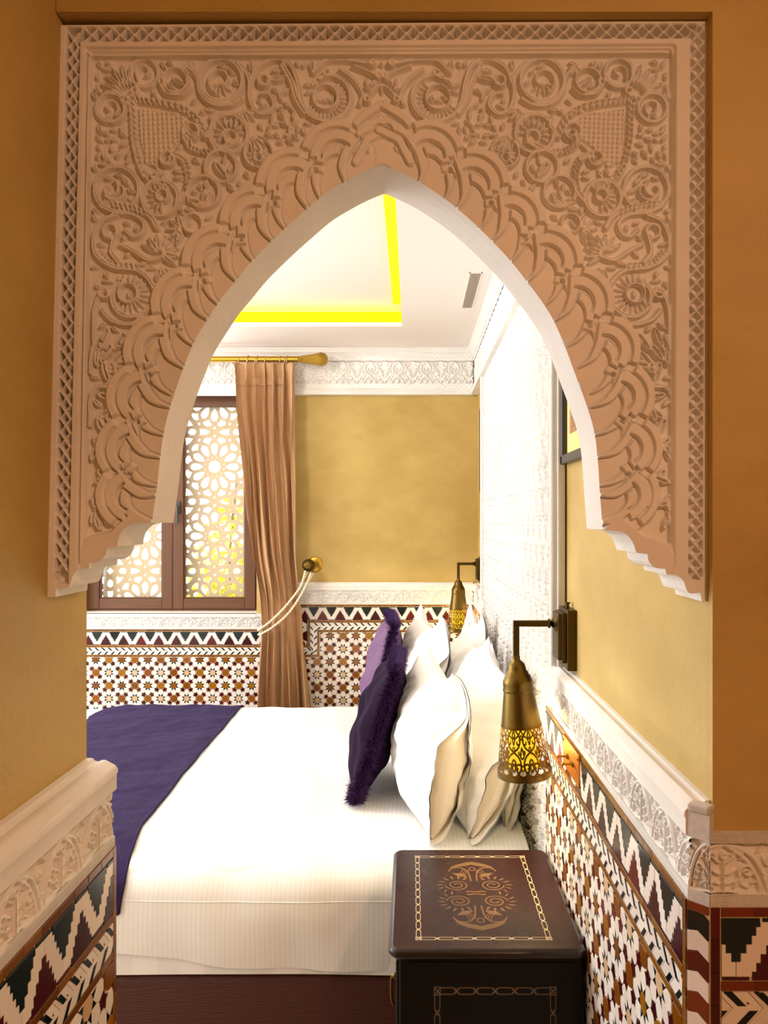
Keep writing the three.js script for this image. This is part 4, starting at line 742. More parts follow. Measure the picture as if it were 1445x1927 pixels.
// ------------------------------------------------------------------ curtain, pole, tieback
const lin = (tab, x) => { let i = 0; while (i < tab.length - 2 && x > tab[i + 1][0]) i++; const [a, b] = [tab[i], tab[i + 1]]; return a.slice(1).map((v, k) => lerp(v, b[k + 1], clamp((x - a[0]) / (b[0] - a[0])))); };
{
  const D = 4.355, velvet = canvasTexture(512, 512, (c, w, h) => { c.fillStyle = '#bb9268'; c.fillRect(0, 0, w, h); const r = rng(21); for (let i = 0; i < 2600; i++) { const k = r(); c.strokeStyle = k < .5 ? `rgba(88,52,26,${.03 + .08 * r()})` : `rgba(214,170,128,${.03 + .09 * r()})`; c.lineWidth = 1 + 3 * r(); const x = r() * w, y = r() * h; c.beginPath(); c.moveTo(x, y); c.lineTo(x + 8 * (r() - .5), y + 20 + 70 * r()); c.stroke(); } });
  const mat = new THREE.MeshPhysicalMaterial({ map: velvet, roughness: 0.7, sheen: 0.6, sheenRoughness: .4, sheenColor: new THREE.Color(0.6, 0.45, .3), side: THREE.DoubleSide });
  // rows: height from the eye, left edge x, right edge x, fold depth
  const tab = [[0.888, -1.000, -0.654, 0.014], [0.87, -1.000, -0.655, .02], [0.82, -0.992, -.656, .03], [0.66, -0.985, -0.657, 0.04], [0.39, -0.962, -0.658, 0.045], [0.09, -0.935, -0.655, 0.045], [-0.21, -0.90, -0.645, 0.04], [-0.42, -0.868, -0.628, 0.03], [-0.56, -0.852, -0.615, 0.024], [-0.63, -0.85, -0.612, .024], [-0.76, -0.856, -0.602, 0.034], [-1.05, -0.868, -0.572, 0.045], [-1.5, -0.88, -0.55, 0.05]].map((r) => [-r[0], ...r.slice(1)]);
  const o = group('curtain', [0, H, -D]); tag(o, 'tan brown velvet curtain gathered beside the window and held by a cord', 'curtain');
  const fold = (u, y) => { const w = u + 0.02 * Math.sin(y * 3 + u * 5) + .012 * Math.sin(y * 7.3); const a = Math.sin(w * 6.283 * 6.5 + 0.8), b = Math.sin(w * 6.283 * 11.0 + 2 + y * 1.2), c = Math.sin(w * 6.283 * 3.2 + 1.1); return 0.62 * Math.sign(a) * Math.pow(Math.abs(a), .75) + 0.26 * b + .35 * c; };
  const body = (z) => (u, v) => {
    const yy = lerp(-0.888, 1.5, v), [xl, xr, dp] = lin(tab, yy); let x = lerp(xl, xr, u); const pinch = Math.exp(-Math.pow((yy - 0.58) / 0.10, 2));
    const top = smooth(-0.888, -0.80, yy); let zz = dp * fold(u, yy) * lerp(1, .8, pinch) * lerp(.75, 1, top) + z; if (yy < -0.80) zz += .006 * Math.sin(u * 60);
    x += 0.006 * Math.sin(u * 40 + yy * 4) * (1 - pinch) + .008 * Math.cos(u * 6.283 * 6.5 + .8);
    return [x, -yy, zz + 0.03 * pinch * (1 - Math.abs(2 * u - 1))];
  };
  const uvc = (u, v) => [u * 1.6, v * 3.6];
  mesh('drape', surface(220, 240, body(0), uvc), mat, o);
  mesh('heading', surface(220, 12, (u, v) => { const p = body(0.004)(u, 0.052 * (1 - v)); return [p[0], p[1] + .002, p[2] + .002]; }, (u, v) => [u * 1.6, v * .2]), mat, o);
  const cordM = std({ color: 0xe9dcc0, roughness: 0.8 });
  const c = group('tieback', [0, H, 0]); tag(c, 'cream twisted cord looped round the tan curtain to the brass wall knob', 'cord');
  const twist = (pts, r) => { const cv = new THREE.CatmullRomCurve3(pts.map((p) => new THREE.Vector3(...p))), L = cv.getLength(), out = [], fr = cv.computeFrenetFrames(160, false); for (const ph of [0, Math.PI]) { const q = []; for (let i = 0; i <= 160; i++) { const p = cv.getPointAt(i / 160), a = ph + i / 160 * L / 0.018 * Math.PI; q.push(p.clone().addScaledVector(fr.normals[i], r * .6 * Math.cos(a)).addScaledVector(fr.binormals[i], r * .6 * Math.sin(a)).toArray()); } out.push(tube(q, r * .75, 320, 6)); } return merge(out); };
  mesh('cord', twist([[-0.600, -0.285, -4.33], [-0.618, -0.36, -4.30], [-0.70, -0.475, -4.285], [-0.79, -0.565, -4.28], [-0.845, -0.605, -4.29], [-0.868, -0.62, -4.355], [-0.84, -0.60, -4.425], [-0.7, -0.46, -4.43], [-0.59, -0.29, -4.38]], 0.0052), cordM, c);
  mesh('cord', twist([[-0.568, -0.298, -4.33], [-0.60, -0.38, -4.30], [-0.685, -0.515, -4.278], [-0.78, -0.598, -4.272], [-0.84, -0.632, -4.285], [-0.866, -0.645, -4.355], [-0.84, -0.62, -4.425], [-0.68, -0.48, -4.43], [-0.56, -0.30, -4.38]], 0.0052), cordM, c);
}
{ // brass pole with flared finial and wire rings
  const o = group('curtain_pole', [0, Y(0.9115), -4.355]); tag(o, 'brass curtain pole with a flared hammered finial above the window', 'curtain pole');
  const cyl = (r, x0, x1) => { const g = new THREE.CylinderGeometry(r, r, x1 - x0, 28); g.rotateZ(Math.PI / 2); g.translate((x0 + x1) / 2, 0, 0); return g; };
  mesh('pole', cyl(0.0168, -2.25, -0.615), M.brassBright, o);
  const f = lathe([[0, -.002], [0.018, 0], [0.0185, 0.004], [0.0165, 0.010], [0.019, 0.014], [0.021, 0.02], [0.0235, 0.05], [0.028, 0.085], [0.035, 0.115], [0.0395, 0.128], [0.0395, 0.134], [0.037, 0.138], [0.036, 0.144], [0.03, 0.158], [0.018, 0.167], [0, 0.17]], 36); f.rotateZ(-Math.PI / 2); f.translate(-0.645, 0, 0); mesh('finial', f, std({ color: 0xb9953c, metalness: 1, roughness: .34, bumpMap: bumpTex, bumpScale: .004 }), o);
  const br = tube([[-0.72, 0, 0], [-.72, 0, -.06], [-.72, 0, -0.105]], .009, 8, 8); mesh('bracket', br, M.brassBright, o);
  const ringG = new THREE.TorusGeometry(0.0235, 0.0022, 8, 28); ringG.rotateY(Math.PI / 2);
  const ringM = std({ color: 0xd9c08a, metalness: 1, roughness: .3 }), tilt = [0.2, .05, -.3, .25, -.15, .1, -.05, .2, -.2];
  [-0.983, -0.932, -0.922, -0.890, -0.872, -0.832, -0.745, -0.722, -0.703].forEach((x, k) => { const r = mesh('ring', ringG, ringM, o); r.position.set(x, -0.004, 0); r.rotation.y = tilt[k]; });
}
{ // pierced brass holdback knob on the wall
  const o = group('holdback', [-0.566, Y(-0.258), -4.485]); tag(o, 'round pierced brass knob on the wall that holds the curtain cord', 'curtain knob');
  const r = lathe([[0, 0.012], [0.02, 0.012], [0.036, 0.009], [0.044, 0.004], [0.047, 0]], 40); r.rotateX(Math.PI / 2); mesh('rosette', r, M.brassBright, o);
  const st = new THREE.CylinderGeometry(0.008, 0.01, 0.12, 16); st.rotateX(Math.PI / 2); st.translate(0, 0, 0.065); mesh('stem', st, M.brass, o);
  const b = lathe([[0.004, 0], [0.02, 0.004], [0.033, 0.012], [0.036, 0.02], [0.033, 0.03], [0.022, 0.04], [0.009, 0.044], [0, 0.045]], 40); b.rotateX(Math.PI / 2); b.translate(-0.018, 0.003, 0.118); mesh('knob', b, M.brassDark, o);
  const dots = [], rr = rng(9); for (let i = 0; i < 90; i++) { const a = i * 2.39996, q = Math.sqrt((i + .5) / 90) * 0.034; const s = new THREE.SphereGeometry(0.0021 + .0008 * rr(), 6, 5); s.translate(-0.018 + q * Math.cos(a), 0.003 + q * Math.sin(a), 0.118 + 0.045 - 0.026 * (q / .034) ** 2.2); dots.push(s); } mesh('filigree', merge(dots), M.brassBright, o);
}
// ------------------------------------------------------------------ bed and bedding
const wob = (x, y, s) => Math.sin(x * 7.1 + s) * Math.sin(y * 5.3 + s * 2.1) * .5 + Math.sin(x * 15.7 + y * 3.1 + s * 1.3) * .28 + Math.sin(x * 4.2 - y * 11.3 + s * .7) * .3;
// cross-section of the made bed: distance from the eye, height; f = 0 near hem .. 1 far hem
const SEC = [[2.055, -1.21], [2.048, -1.12], [2.05, -1.05], [2.062, -1.0], [2.09, -0.968], [2.14, -0.951], [2.22, -0.942], [2.4, -0.937], [2.8, -0.935], [3.3, -0.935], [3.65, -0.936], [3.82, -0.938], [3.89, -0.947], [3.93, -0.97], [3.945, -1.02], [3.95, -1.12], [3.95, -1.21]];
const secCurve = new THREE.CatmullRomCurve3(SEC.map((p) => new THREE.Vector3(0, p[1], -p[0])), false, 'centripetal'); secCurve.arcLengthDivisions = 600;
const FOOT = -1.70, HEAD = 0.335;
function bedPoint(x, t, lift = 0, hem = null) {  // x along the bed, t along the section
  const p = secCurve.getPointAt(clamp(t)), tg = secCurve.getTangentAt(clamp(t)), n = new THREE.Vector3(0, -tg.z, tg.y); // outward
  let y = p.y, z = p.z, xx = x;
  const f = smooth(-1.40, FOOT - 0.02, x); const drop = 1 - Math.sqrt(Math.max(0, 1 - Math.pow(clamp((-1.42 - x) / 0.28), 2.4)));
  y -= drop * 0.27 * clamp((y + 1.21) / 0.27 * 1.1);
  const side = smooth(-0.96, -1.06, y) * (1 - f);
  const wr = 0.005 * wob(x * 1.3, t * 3, 1) + 0.004 * wob(x * 2.7, t * 5, 4), dr = side * (0.007 * Math.sin(x * 9 + 1.2 + 2 * y) + 0.006 * Math.sin(x * 21 + y * 6) * smooth(-1.0, -1.2, y));
  return [xx, y + n.y * (wr + dr + lift), z + n.z * (wr + dr + lift)];
}
const secLen = secCurve.getLength();
const linen = canvasTexture(1024, 64, (c, w, h) => { c.fillStyle = '#f5f4f3'; c.fillRect(0, 0, w, h); for (let i = 0; i < 16; i++) { c.fillStyle = '#efeeec'; c.fillRect(i * 64, 0, 30, h); } });
M.linen = new THREE.MeshPhysicalMaterial({ map: linen, roughness: 0.75, sheen: 0.25, sheenRoughness: .5, sheenColor: new THREE.Color(1, 1, 1) });
M.cotton = new THREE.MeshPhysicalMaterial({ color: 0xf6f3ef, roughness: 0.78, sheen: .2, sheenRoughness: .5, sheenColor: new THREE.Color(1, 1, 1) });
const purpleMap = canvasTexture(512, 512, (c, w, h) => { c.fillStyle = '#23123f'; c.fillRect(0, 0, w, h); const r = rng(5); for (let i = 0; i < 1800; i++) { c.strokeStyle = r() < .5 ? `rgba(20,12,40,${.05 + .12 * r()})` : `rgba(84,66,128,${.03 + .10 * r()})`; c.lineWidth = 1 + 5 * r(); const x = r() * w, y = r() * h, a = r() * 6.3; c.beginPath(); c.moveTo(x, y); c.quadraticCurveTo(x + 30 * Math.cos(a), y + 30 * Math.sin(a), x + 50 * Math.cos(a + .5), y + 50 * Math.sin(a + .5)); c.stroke(); } });
M.purple = new THREE.MeshPhysicalMaterial({ map: purpleMap, roughness: 0.8, sheen: 0.35, sheenRoughness: 0.45, sheenColor: new THREE.Color(0.14, 0.08, 0.32), specularIntensity: .4 });
{
  const b = group('bed', [0, 0, 0]); tag(b, 'wide bed with a dark brown upholstered base under white linen', 'bed');
  const leather = std({ color: 0x4a1c0c, roughness: 0.5, bumpMap: bumpTex, bumpScale: .002 });
  mesh('base', rbox(2.0, 0.28, 1.85, 0.02, -0.675, 0.18, -3.0), leather, b);
  for (const [x, z] of [[-1.6, -2.2], [0.25, -2.2], [-1.6, -3.8], [.25, -3.8]]) mesh('leg', (() => { const g = new THREE.CylinderGeometry(.03, .025, .05, 12); g.translate(x, .025, z); return g; })(), M.darkWood, b);
  mesh('mattress', rbox(2.0, 0.29, 1.84, 0.07, -0.68, 0.458, -3.0, 5), M.cotton, b);
  mesh('valance', surface(120, 10, (u, v) => { const x = lerp(-1.70, HEAD, u); return [x, Y(lerp(-1.218, -1.10, v) + 0.003 * Math.sin(x * 11)), -(2.062 - 0.004 * Math.sin(x * 13 + 1))]; }), M.linen, b);
}
{
  const o = group('duvet', [0, H, 0]); tag(o, 'white satin striped duvet tucked smooth over the wide bed', 'duvet');
  const hemY = (x) => lin([[-1.7, 0.035], [-0.80, 0.055], [-0.62, .035], [-0.45, 0.018], [-0.2, 0.005], [0.4, 0.0]], x)[0];   // the near hem rises towards the foot
  mesh('cover', surface(300, 220, (u, v) => { const x = lerp(FOOT, HEAD, u), t0 = hemY(x) / secLen; const p = bedPoint(x, lerp(t0, 1, v), 0.001); const k = v < 0.03 ? 1 - v / .03 : 0; p[2] += 0.006 * (1 - k) * 0; return p; }, (u, v, p) => [p[0] / 0.21, v * secLen / .2]), M.linen, o);
  // stitched ridge along the near shoulder
  mesh('piping', tube(Array.from({ length: 40 }, (_, i) => { const x = lerp(-1.6, HEAD, i / 39); return bedPoint(x, 0.083 - 0.003 * i / 39, 0.0015); }), 0.0016, 200, 6), M.linen, o);
  const t = group('bed_throw', [0, H, 0]); tag(t, 'dark purple velvet throw laid across the foot of the bed', 'throw');
  const edge = (tt) => lin([[0, -0.795], [0.06, -0.785], [.1, -0.775], [0.16, -0.80], [0.22, -0.825], [.4, -.835], [0.75, -0.85], [.9, -0.86], [1, -.87]], tt)[0];
  const tp = (u, v, l) => { const tt = lerp(0.068, 0.97, v), x = lerp(FOOT - 0.004, edge(tt), u); const p = bedPoint(x, tt, l); const w = 0.006 * Math.exp(-Math.pow((x + 1.28 + .16 * Math.sin(tt * 5)) / 0.05, 2)) * smooth(.2, .5, tt) + 0.004 * wob(x * 2, tt * 6, 9) + .003 * wob(x * 5, tt * 13, 2); p[1] += Math.abs(w) * .9; if (tt < .15) p[2] += Math.abs(w); return p; };
  mesh('cloth', surface(110, 160, (u, v) => tp(u, v, 0.010), (u, v) => [u * 2, v * 4]), M.purple, t);
  mesh('hem', tube(Array.from({ length: 60 }, (_, i) => tp(1, i / 59, 0.007)), 0.0045, 240, 8), M.purple, t);
  mesh('hem', tube(Array.from({ length: 30 }, (_, i) => tp(i / 29, 0, 0.007)), 0.0045, 90, 8), M.purple, t);
}
// pillow in an open-ended case: local x thickness, y height from its foot, z length (open end +)
M.caseMat = new THREE.MeshPhysicalMaterial({ color: 0xf7f4f1, roughness: 0.7, sheen: .25, sheenRoughness: .5, sheenColor: new THREE.Color(1, 1, 1), side: THREE.DoubleSide });
M.fillMat = std({ color: 0xf7ecdc, roughness: .8, side: THREE.DoubleSide });
function pillow(label, place, opt) {
  const { len = 0.66, hgt = 0.46, thick = 0.2, seed = 1, lean = 0.2, yaw = 0, tip = 0.04, sag = 0.02, open = 0.8, bow = 0, mouth = 0.05, top = .8 } = opt;
  const o = group('pillow', place); o.rotation.y = yaw; tag(o, label, 'pillow', 'white pillows on the bed');
  const turn = (x, y, z) => { const a = -lean * (0.55 + 0.45 * clamp(y / hgt)), X2 = x * Math.cos(a) - y * Math.sin(a), Y2 = x * Math.sin(a) + y * Math.cos(a); return [X2, Math.max(Y2, 0), z]; };
  const body = (q) => Math.pow(Math.max(0, 1 - Math.pow(Math.abs(q), 2.3)), 0.62);
  const X = (s, r, side) => {
    const q = clamp((r - 0.47) / (r > .47 ? 0.53 : .47), -1, 1), far = Math.pow(Math.max(0, 1 - Math.pow(Math.max(0, -s), 3.5)), 0.6), h = thick / 2 * body(q), xr = h * far * (s > 0 ? lerp(1, open, Math.pow(s, 2.5)) : 1);
    if (side > 0) return xr;
    // the window side wraps round the near end and closes on the other side at the top
    const wrap = Math.pow(smooth(.35, 1, s), 1.4), goal = lerp(-mouth * h, h * open - .002, smooth(top - .2, top, r)); return lerp(-h * far, goal, wrap);
  };
  const P = (s, r, side, k = 1) => {
    const q = clamp((r - 0.47) / (r > .47 ? 0.53 : .47), -1, 1), corner = Math.pow(Math.abs(s), 3) * Math.pow(clamp((r - .5) * 2), 2);
    const a = X(s, r, -1), b = X(s, r, 1), c = (a + b) / 2, y = r * hgt + tip * corner - sag * (1 - s * s) * smooth(.5, 1, r), z = s * len / 2;
    const e = wob(z * 5 + seed, y * 5 + seed * .3, seed) * .010 + wob(z * 11 + side, y * 12 + seed, seed * 2) * .005 + 0.004 * Math.sin((y * 30 + z * 18) + seed) * smooth(.2, .9, Math.abs(s));
    const x = c + ((side > 0 ? b : a) - c + e * side * body(q) * smooth(0, .03, b - a)) * k + bow * Math.sin(r * Math.PI) + wob(1.3 * z + seed, y * 3, seed + 4) * 0.006;
    return [x, y, z];
  };
  const hemOff = (r, side) => 0.018 * Math.sin(r * 5.2 + seed * 1.7 + side) + 0.006 * Math.sin(r * 11 + seed * 2.3 - side) + 0.0015 * Math.sin(r * 31 + seed);
  mesh('pillowcase', merge([1, -1].map((side) => surface(60, 60, (u, v) => { const s = 2 * u - 1, p = P(s, v, side); p[2] += hemOff(v, side) * smooth(.8, 1, s); return turn(...p); }))), M.caseMat, o);
  mesh('hem', merge([1, -1].map((side) => surface(4, 60, (u, v) => { const s = lerp(.88, 1, u), p = P(s, v, side); p[2] += hemOff(v, side) * smooth(.8, 1, s); p[0] += side * (u > .99 ? 0.0034 : .0022); return turn(...p); }))), M.caseMat, o);
  // the stuffed pillow fills the mouth of the case
  mesh('filling', merge([1, -1].map((side) => surface(40, 44, (u, v) => { const s = u * 0.985, end = Math.pow(Math.max(0, 1 - Math.pow(u, 12)), .5), r = lerp(.015, .965, v), p = P(s, r, side, 0.965 * end); p[2] -= 0.012 + 0.004 * Math.sin(v * 11 + seed); p[2] += .010 * body(2 * v - 1) * (1 - end); return turn(...p); }))), M.fillMat, o);
  return o;
}
const BY = Y(-0.935);
pillow('white pillow at the front of the near row, leaning behind the dark purple cushion', [0.025, BY, -2.55], { seed: 1, lean: 0.13, thick: 0.21, hgt: 0.455, yaw: 0.1, mouth: .12 });
pillow('white pillow second in the near row, half hidden by the near wall lamp', [0.155, BY, -2.56], { seed: 4, lean: 0.30, thick: 0.2, hgt: 0.475, tip: .05, yaw: 0.06, mouth: 0, top: .68 });
pillow('white pillow at the back of the near row, against the carved wall panel', [0.285, BY, -2.64], { seed: 7, lean: 0.05, thick: 0.10, hgt: 0.43, open: .8 });
pillow('white pillow at the front of the far row, beside the lilac cushion', [0.01, BY, -3.45], { seed: 11, lean: 0.13, thick: 0.19, hgt: 0.485, len: 0.62, tip: .06, yaw: 0.12 });
pillow('white pillow in the middle of the far row with one raised corner', [0.15, BY, -3.34], { seed: 14, lean: 0.28, thick: 0.15, hgt: 0.43, len: 0.62, tip: .06, yaw: .05 });
pillow('white pillow at the back of the far row, below the far wall lamp', [0.262, BY, -3.55], { seed: 17, lean: 0.06, thick: 0.12, hgt: 0.485, len: 0.6, tip: .06, open: .7 });
// square velvet cushion edged with thick fringe, seen along its seam
function cushion(label, place, size, thick, lean, yaw, mat, seed, roll) {
  const o = group('cushion', place); o.rotation.set(0, yaw, 0); tag(o, label, 'cushion', 'purple fringed cushions on the bed');
  const tf = (x, y, z) => { const a = -lean, cy = y; const X2 = x * Math.cos(a) - cy * Math.sin(a), Y2 = x * Math.sin(a) + cy * Math.cos(a); return [X2, Y2, z]; };
  const pt = (s, r, side) => { const q = 2 * r - 1, k = Math.pow(Math.max(0, (1 - Math.pow(Math.abs(q), 2.4)) * (1 - Math.pow(Math.abs(s), 2.4))), 0.55), pull = 1 - 0.05 * (1 - q * q) * Math.abs(s) * 0; const w = wob(s * 1.1, q * 0.8, seed) * .02 * k; return tf(side * thick / 2 * k + w, size * (r + 0.02) + roll * s, s * size / 2 * (1 - .07 * (1 - q * q))); };
  mesh('cover', merge([1, -1].map((side) => surface(48, 48, (u, v) => pt(2 * u - 1, v, side)))), mat, o);
  const r = rng(seed * 31 + 7), pos = [], col = [], edge = [];
  for (let i = 0; i < 4; i++) for (let k = 0; k < 120; k++) { const t = k / 120 * 2 - 1; edge.push([[-1, t], [t, 1], [1, -t], [-t, -1]][i]); }
  for (const [s, q] of edge) for (let f = 0; f < 34; f++) {
    const b = pt(s, (q + 1) / 2, 0), out = [0, Math.abs(q) > .98 ? Math.sign(q) : 0, Math.abs(s) > .98 ? Math.sign(s) : 0], L = 0.028 + .018 * r(), d = [(r() - .5) * 1.9, out[1] * .8 + (r() - .5) * 1.3 - (q < -.9 ? -.4 : 0), out[2] * .9 + (r() - .5) * 1.3], l = Math.hypot(...d), e = tf(...d.map((v) => v / l * L)), w = 0.0016;
    const jx = (r() - .5) * .016, jy = (r() - .5) * .012, jz = (r() - .5) * .012, B = [b[0] + jx, Math.max(b[1] + jy, 0.002), b[2] + jz], E = [B[0] + e[0], Math.max(B[1] + e[1], 0.001), B[2] + e[2]];
    const cv = 0.35 + 1.1 * r() * r(); for (let q = 0; q < 6; q++) col.push(0.085 * cv, 0.017 * cv, 0.15 * cv);
    pos.push(B[0] - w, B[1], B[2] - w, B[0] + w, B[1], B[2] + w, ...E, B[0], B[1] - w, B[2] + w, B[0], B[1] + w, B[2] - w, ...E);
  }
  const g = new THREE.BufferGeometry(); g.setAttribute('position', new THREE.Float32BufferAttribute(pos, 3)); g.setAttribute('color', new THREE.Float32BufferAttribute(col, 3)); g.computeVertexNormals();
  tag(mesh('fringe', g, M.fringe, o), null, null, null, 'stuff'); return o;
}
M.fringe = std({ vertexColors: true, roughness: 0.8, side: THREE.DoubleSide });
M.velvetDark = new THREE.MeshPhysicalMaterial({ color: 0x1d0826, roughness: 0.8, specularIntensity: .25, sheen: .1, sheenRoughness: 0.4, sheenColor: new THREE.Color(.4, .28, .45) });
M.velvetLilac = new THREE.MeshPhysicalMaterial({ color: 0x6a4870, roughness: 0.6, sheen: .9, sheenRoughness: 0.4, sheenColor: new THREE.Color(.75, .55, .75) });
cushion('dark purple velvet cushion edged with thick fringe, the nearer one leaning on a white pillow', [-0.185, BY + 0.012, -2.72], 0.43, 0.15, 0.30, 0.0, M.velvetDark, 2, 0);
cushion('lilac purple velvet cushion edged with thick fringe, the farther one against the white pillow', [-0.185, BY + 0.012, -3.52], 0.46, 0.15, 0.2, 0.06, M.velvetLilac, 3, 0);
// ------------------------------------------------------------------ bedside cabinet
const chain = (c, x0, y0, x1, y1, n, w) => { const dx = (x1 - x0) / n, dy = (y1 - y0) / n, l = Math.hypot(dx, dy), ux = dx / l, uy = dy / l, nx = -uy * w, ny = ux * w; for (let i = 0; i < n; i++) { const q = (t, s) => [x0 + dx * (i + t) + nx * s, y0 + dy * (i + t) + ny * s]; c.beginPath(); c.moveTo(...q(-.12, -1)); c.lineTo(...q(0.18, 1)); c.lineTo(...q(0.82, 1)); c.lineTo(...q(1.12, -1)); c.moveTo(...q(-.12, 1)); c.lineTo(...q(.18, -1)); c.lineTo(...q(.82, -1)); c.lineTo(...q(1.12, 1)); c.stroke(); } };
function goldBorder(c, x0, y0, x1, y1, nx, ny, w) { chain(c, x0, y0, x1, y0, nx, w); chain(c, x0, y1, x1, y1, nx, w); chain(c, x0, y0, x0, y1, ny, w); chain(c, x1, y0, x1, y1, ny, w); for (const [x, y] of [[x0, y0], [x1, y0], [x0, y1], [x1, y1]]) { c.strokeRect(x - w * 1.2, y - w * 1.2, w * 2.4, w * 2.4); } }
function motif(c, cx, cy, s, col) { // foliate ornament, mirrored both ways
  c.strokeStyle = col; c.fillStyle = col;
  for (const sx of [1, -1]) for (const sy of [1, -1]) {
    const q = (x, y) => [cx + sx * x * s, cy + sy * y * s], mv = (...p) => c.moveTo(...q(...p)), bz = (a, b, d, e, f, g) => c.bezierCurveTo(...q(a, b), ...q(d, e), ...q(f, g));
    c.lineWidth = 4 * s; c.beginPath(); for (let i = 0; i <= 40; i++) { const a = i / 40 * 12.5, r = 7 + 27 * i / 40; const p = q(50 + r * Math.cos(a), 40 + r * 0.8 * Math.sin(a)); i ? c.lineTo(...p) : c.moveTo(...p); } c.stroke();
    for (let k = 0; k < 9; k++) { const a = -1.2 + k * .42, x = 50 + 36 * Math.cos(a), y = 40 + 30 * Math.sin(a); c.beginPath(); mv(x, y); bz(x + 12 * Math.cos(a + .5), y + 10 * Math.sin(a + .5), x + 20 * Math.cos(a), y + 16 * Math.sin(a), x + 24 * Math.cos(a - .2), y + 20 * Math.sin(a - .2)); bz(x + 12 * Math.cos(a - .5), y + 10 * Math.sin(a - .5), x + 6, y, x, y); c.fill(); }
    c.lineWidth = 5 * s; c.beginPath(); mv(8, 60); bz(12, 85, 6, 110, 26, 128); bz(44, 140, 66, 132, 70, 112); c.stroke(); c.beginPath(); mv(0, 168); bz(24, 160, 60, 150, 66, 128); bz(40, 140, 20, 140, 0, 150); c.fill();
    c.beginPath(); mv(16, 84); bz(40, 78, 54, 92, 60, 104); bz(40, 104, 24, 100, 16, 84); c.fill(); c.beginPath(); mv(0, 6); bz(14, 2, 18, 14, 26, 4); c.stroke(); c.lineWidth = 3 * s; for (const k of [0, 1, 2]) { c.beginPath(); mv(10 + k * 8, 118 + k * 4); bz(18 + k * 8, 104, 26 + k * 6, 96, 30 + k * 9, 90); c.stroke(); }
    c.beginPath(); c.arc(...q(0, 126), 9 * s, 0, 7); c.stroke();
  }
}
const leatherBase = (c, w, h, a, seed) => { c.fillStyle = a; c.fillRect(0, 0, w, h); const r = rng(seed); for (let i = 0; i < 2500; i++) { const k = r(); c.fillStyle = k < .5 ? `rgba(0,0,0,${.10 * r()})` : `rgba(140,40,20,${.07 * r()})`; c.beginPath(); c.ellipse(r() * w, r() * h, 4 + 34 * r(), 2 + 10 * r(), r() * 3, 0, 7); c.fill(); } };
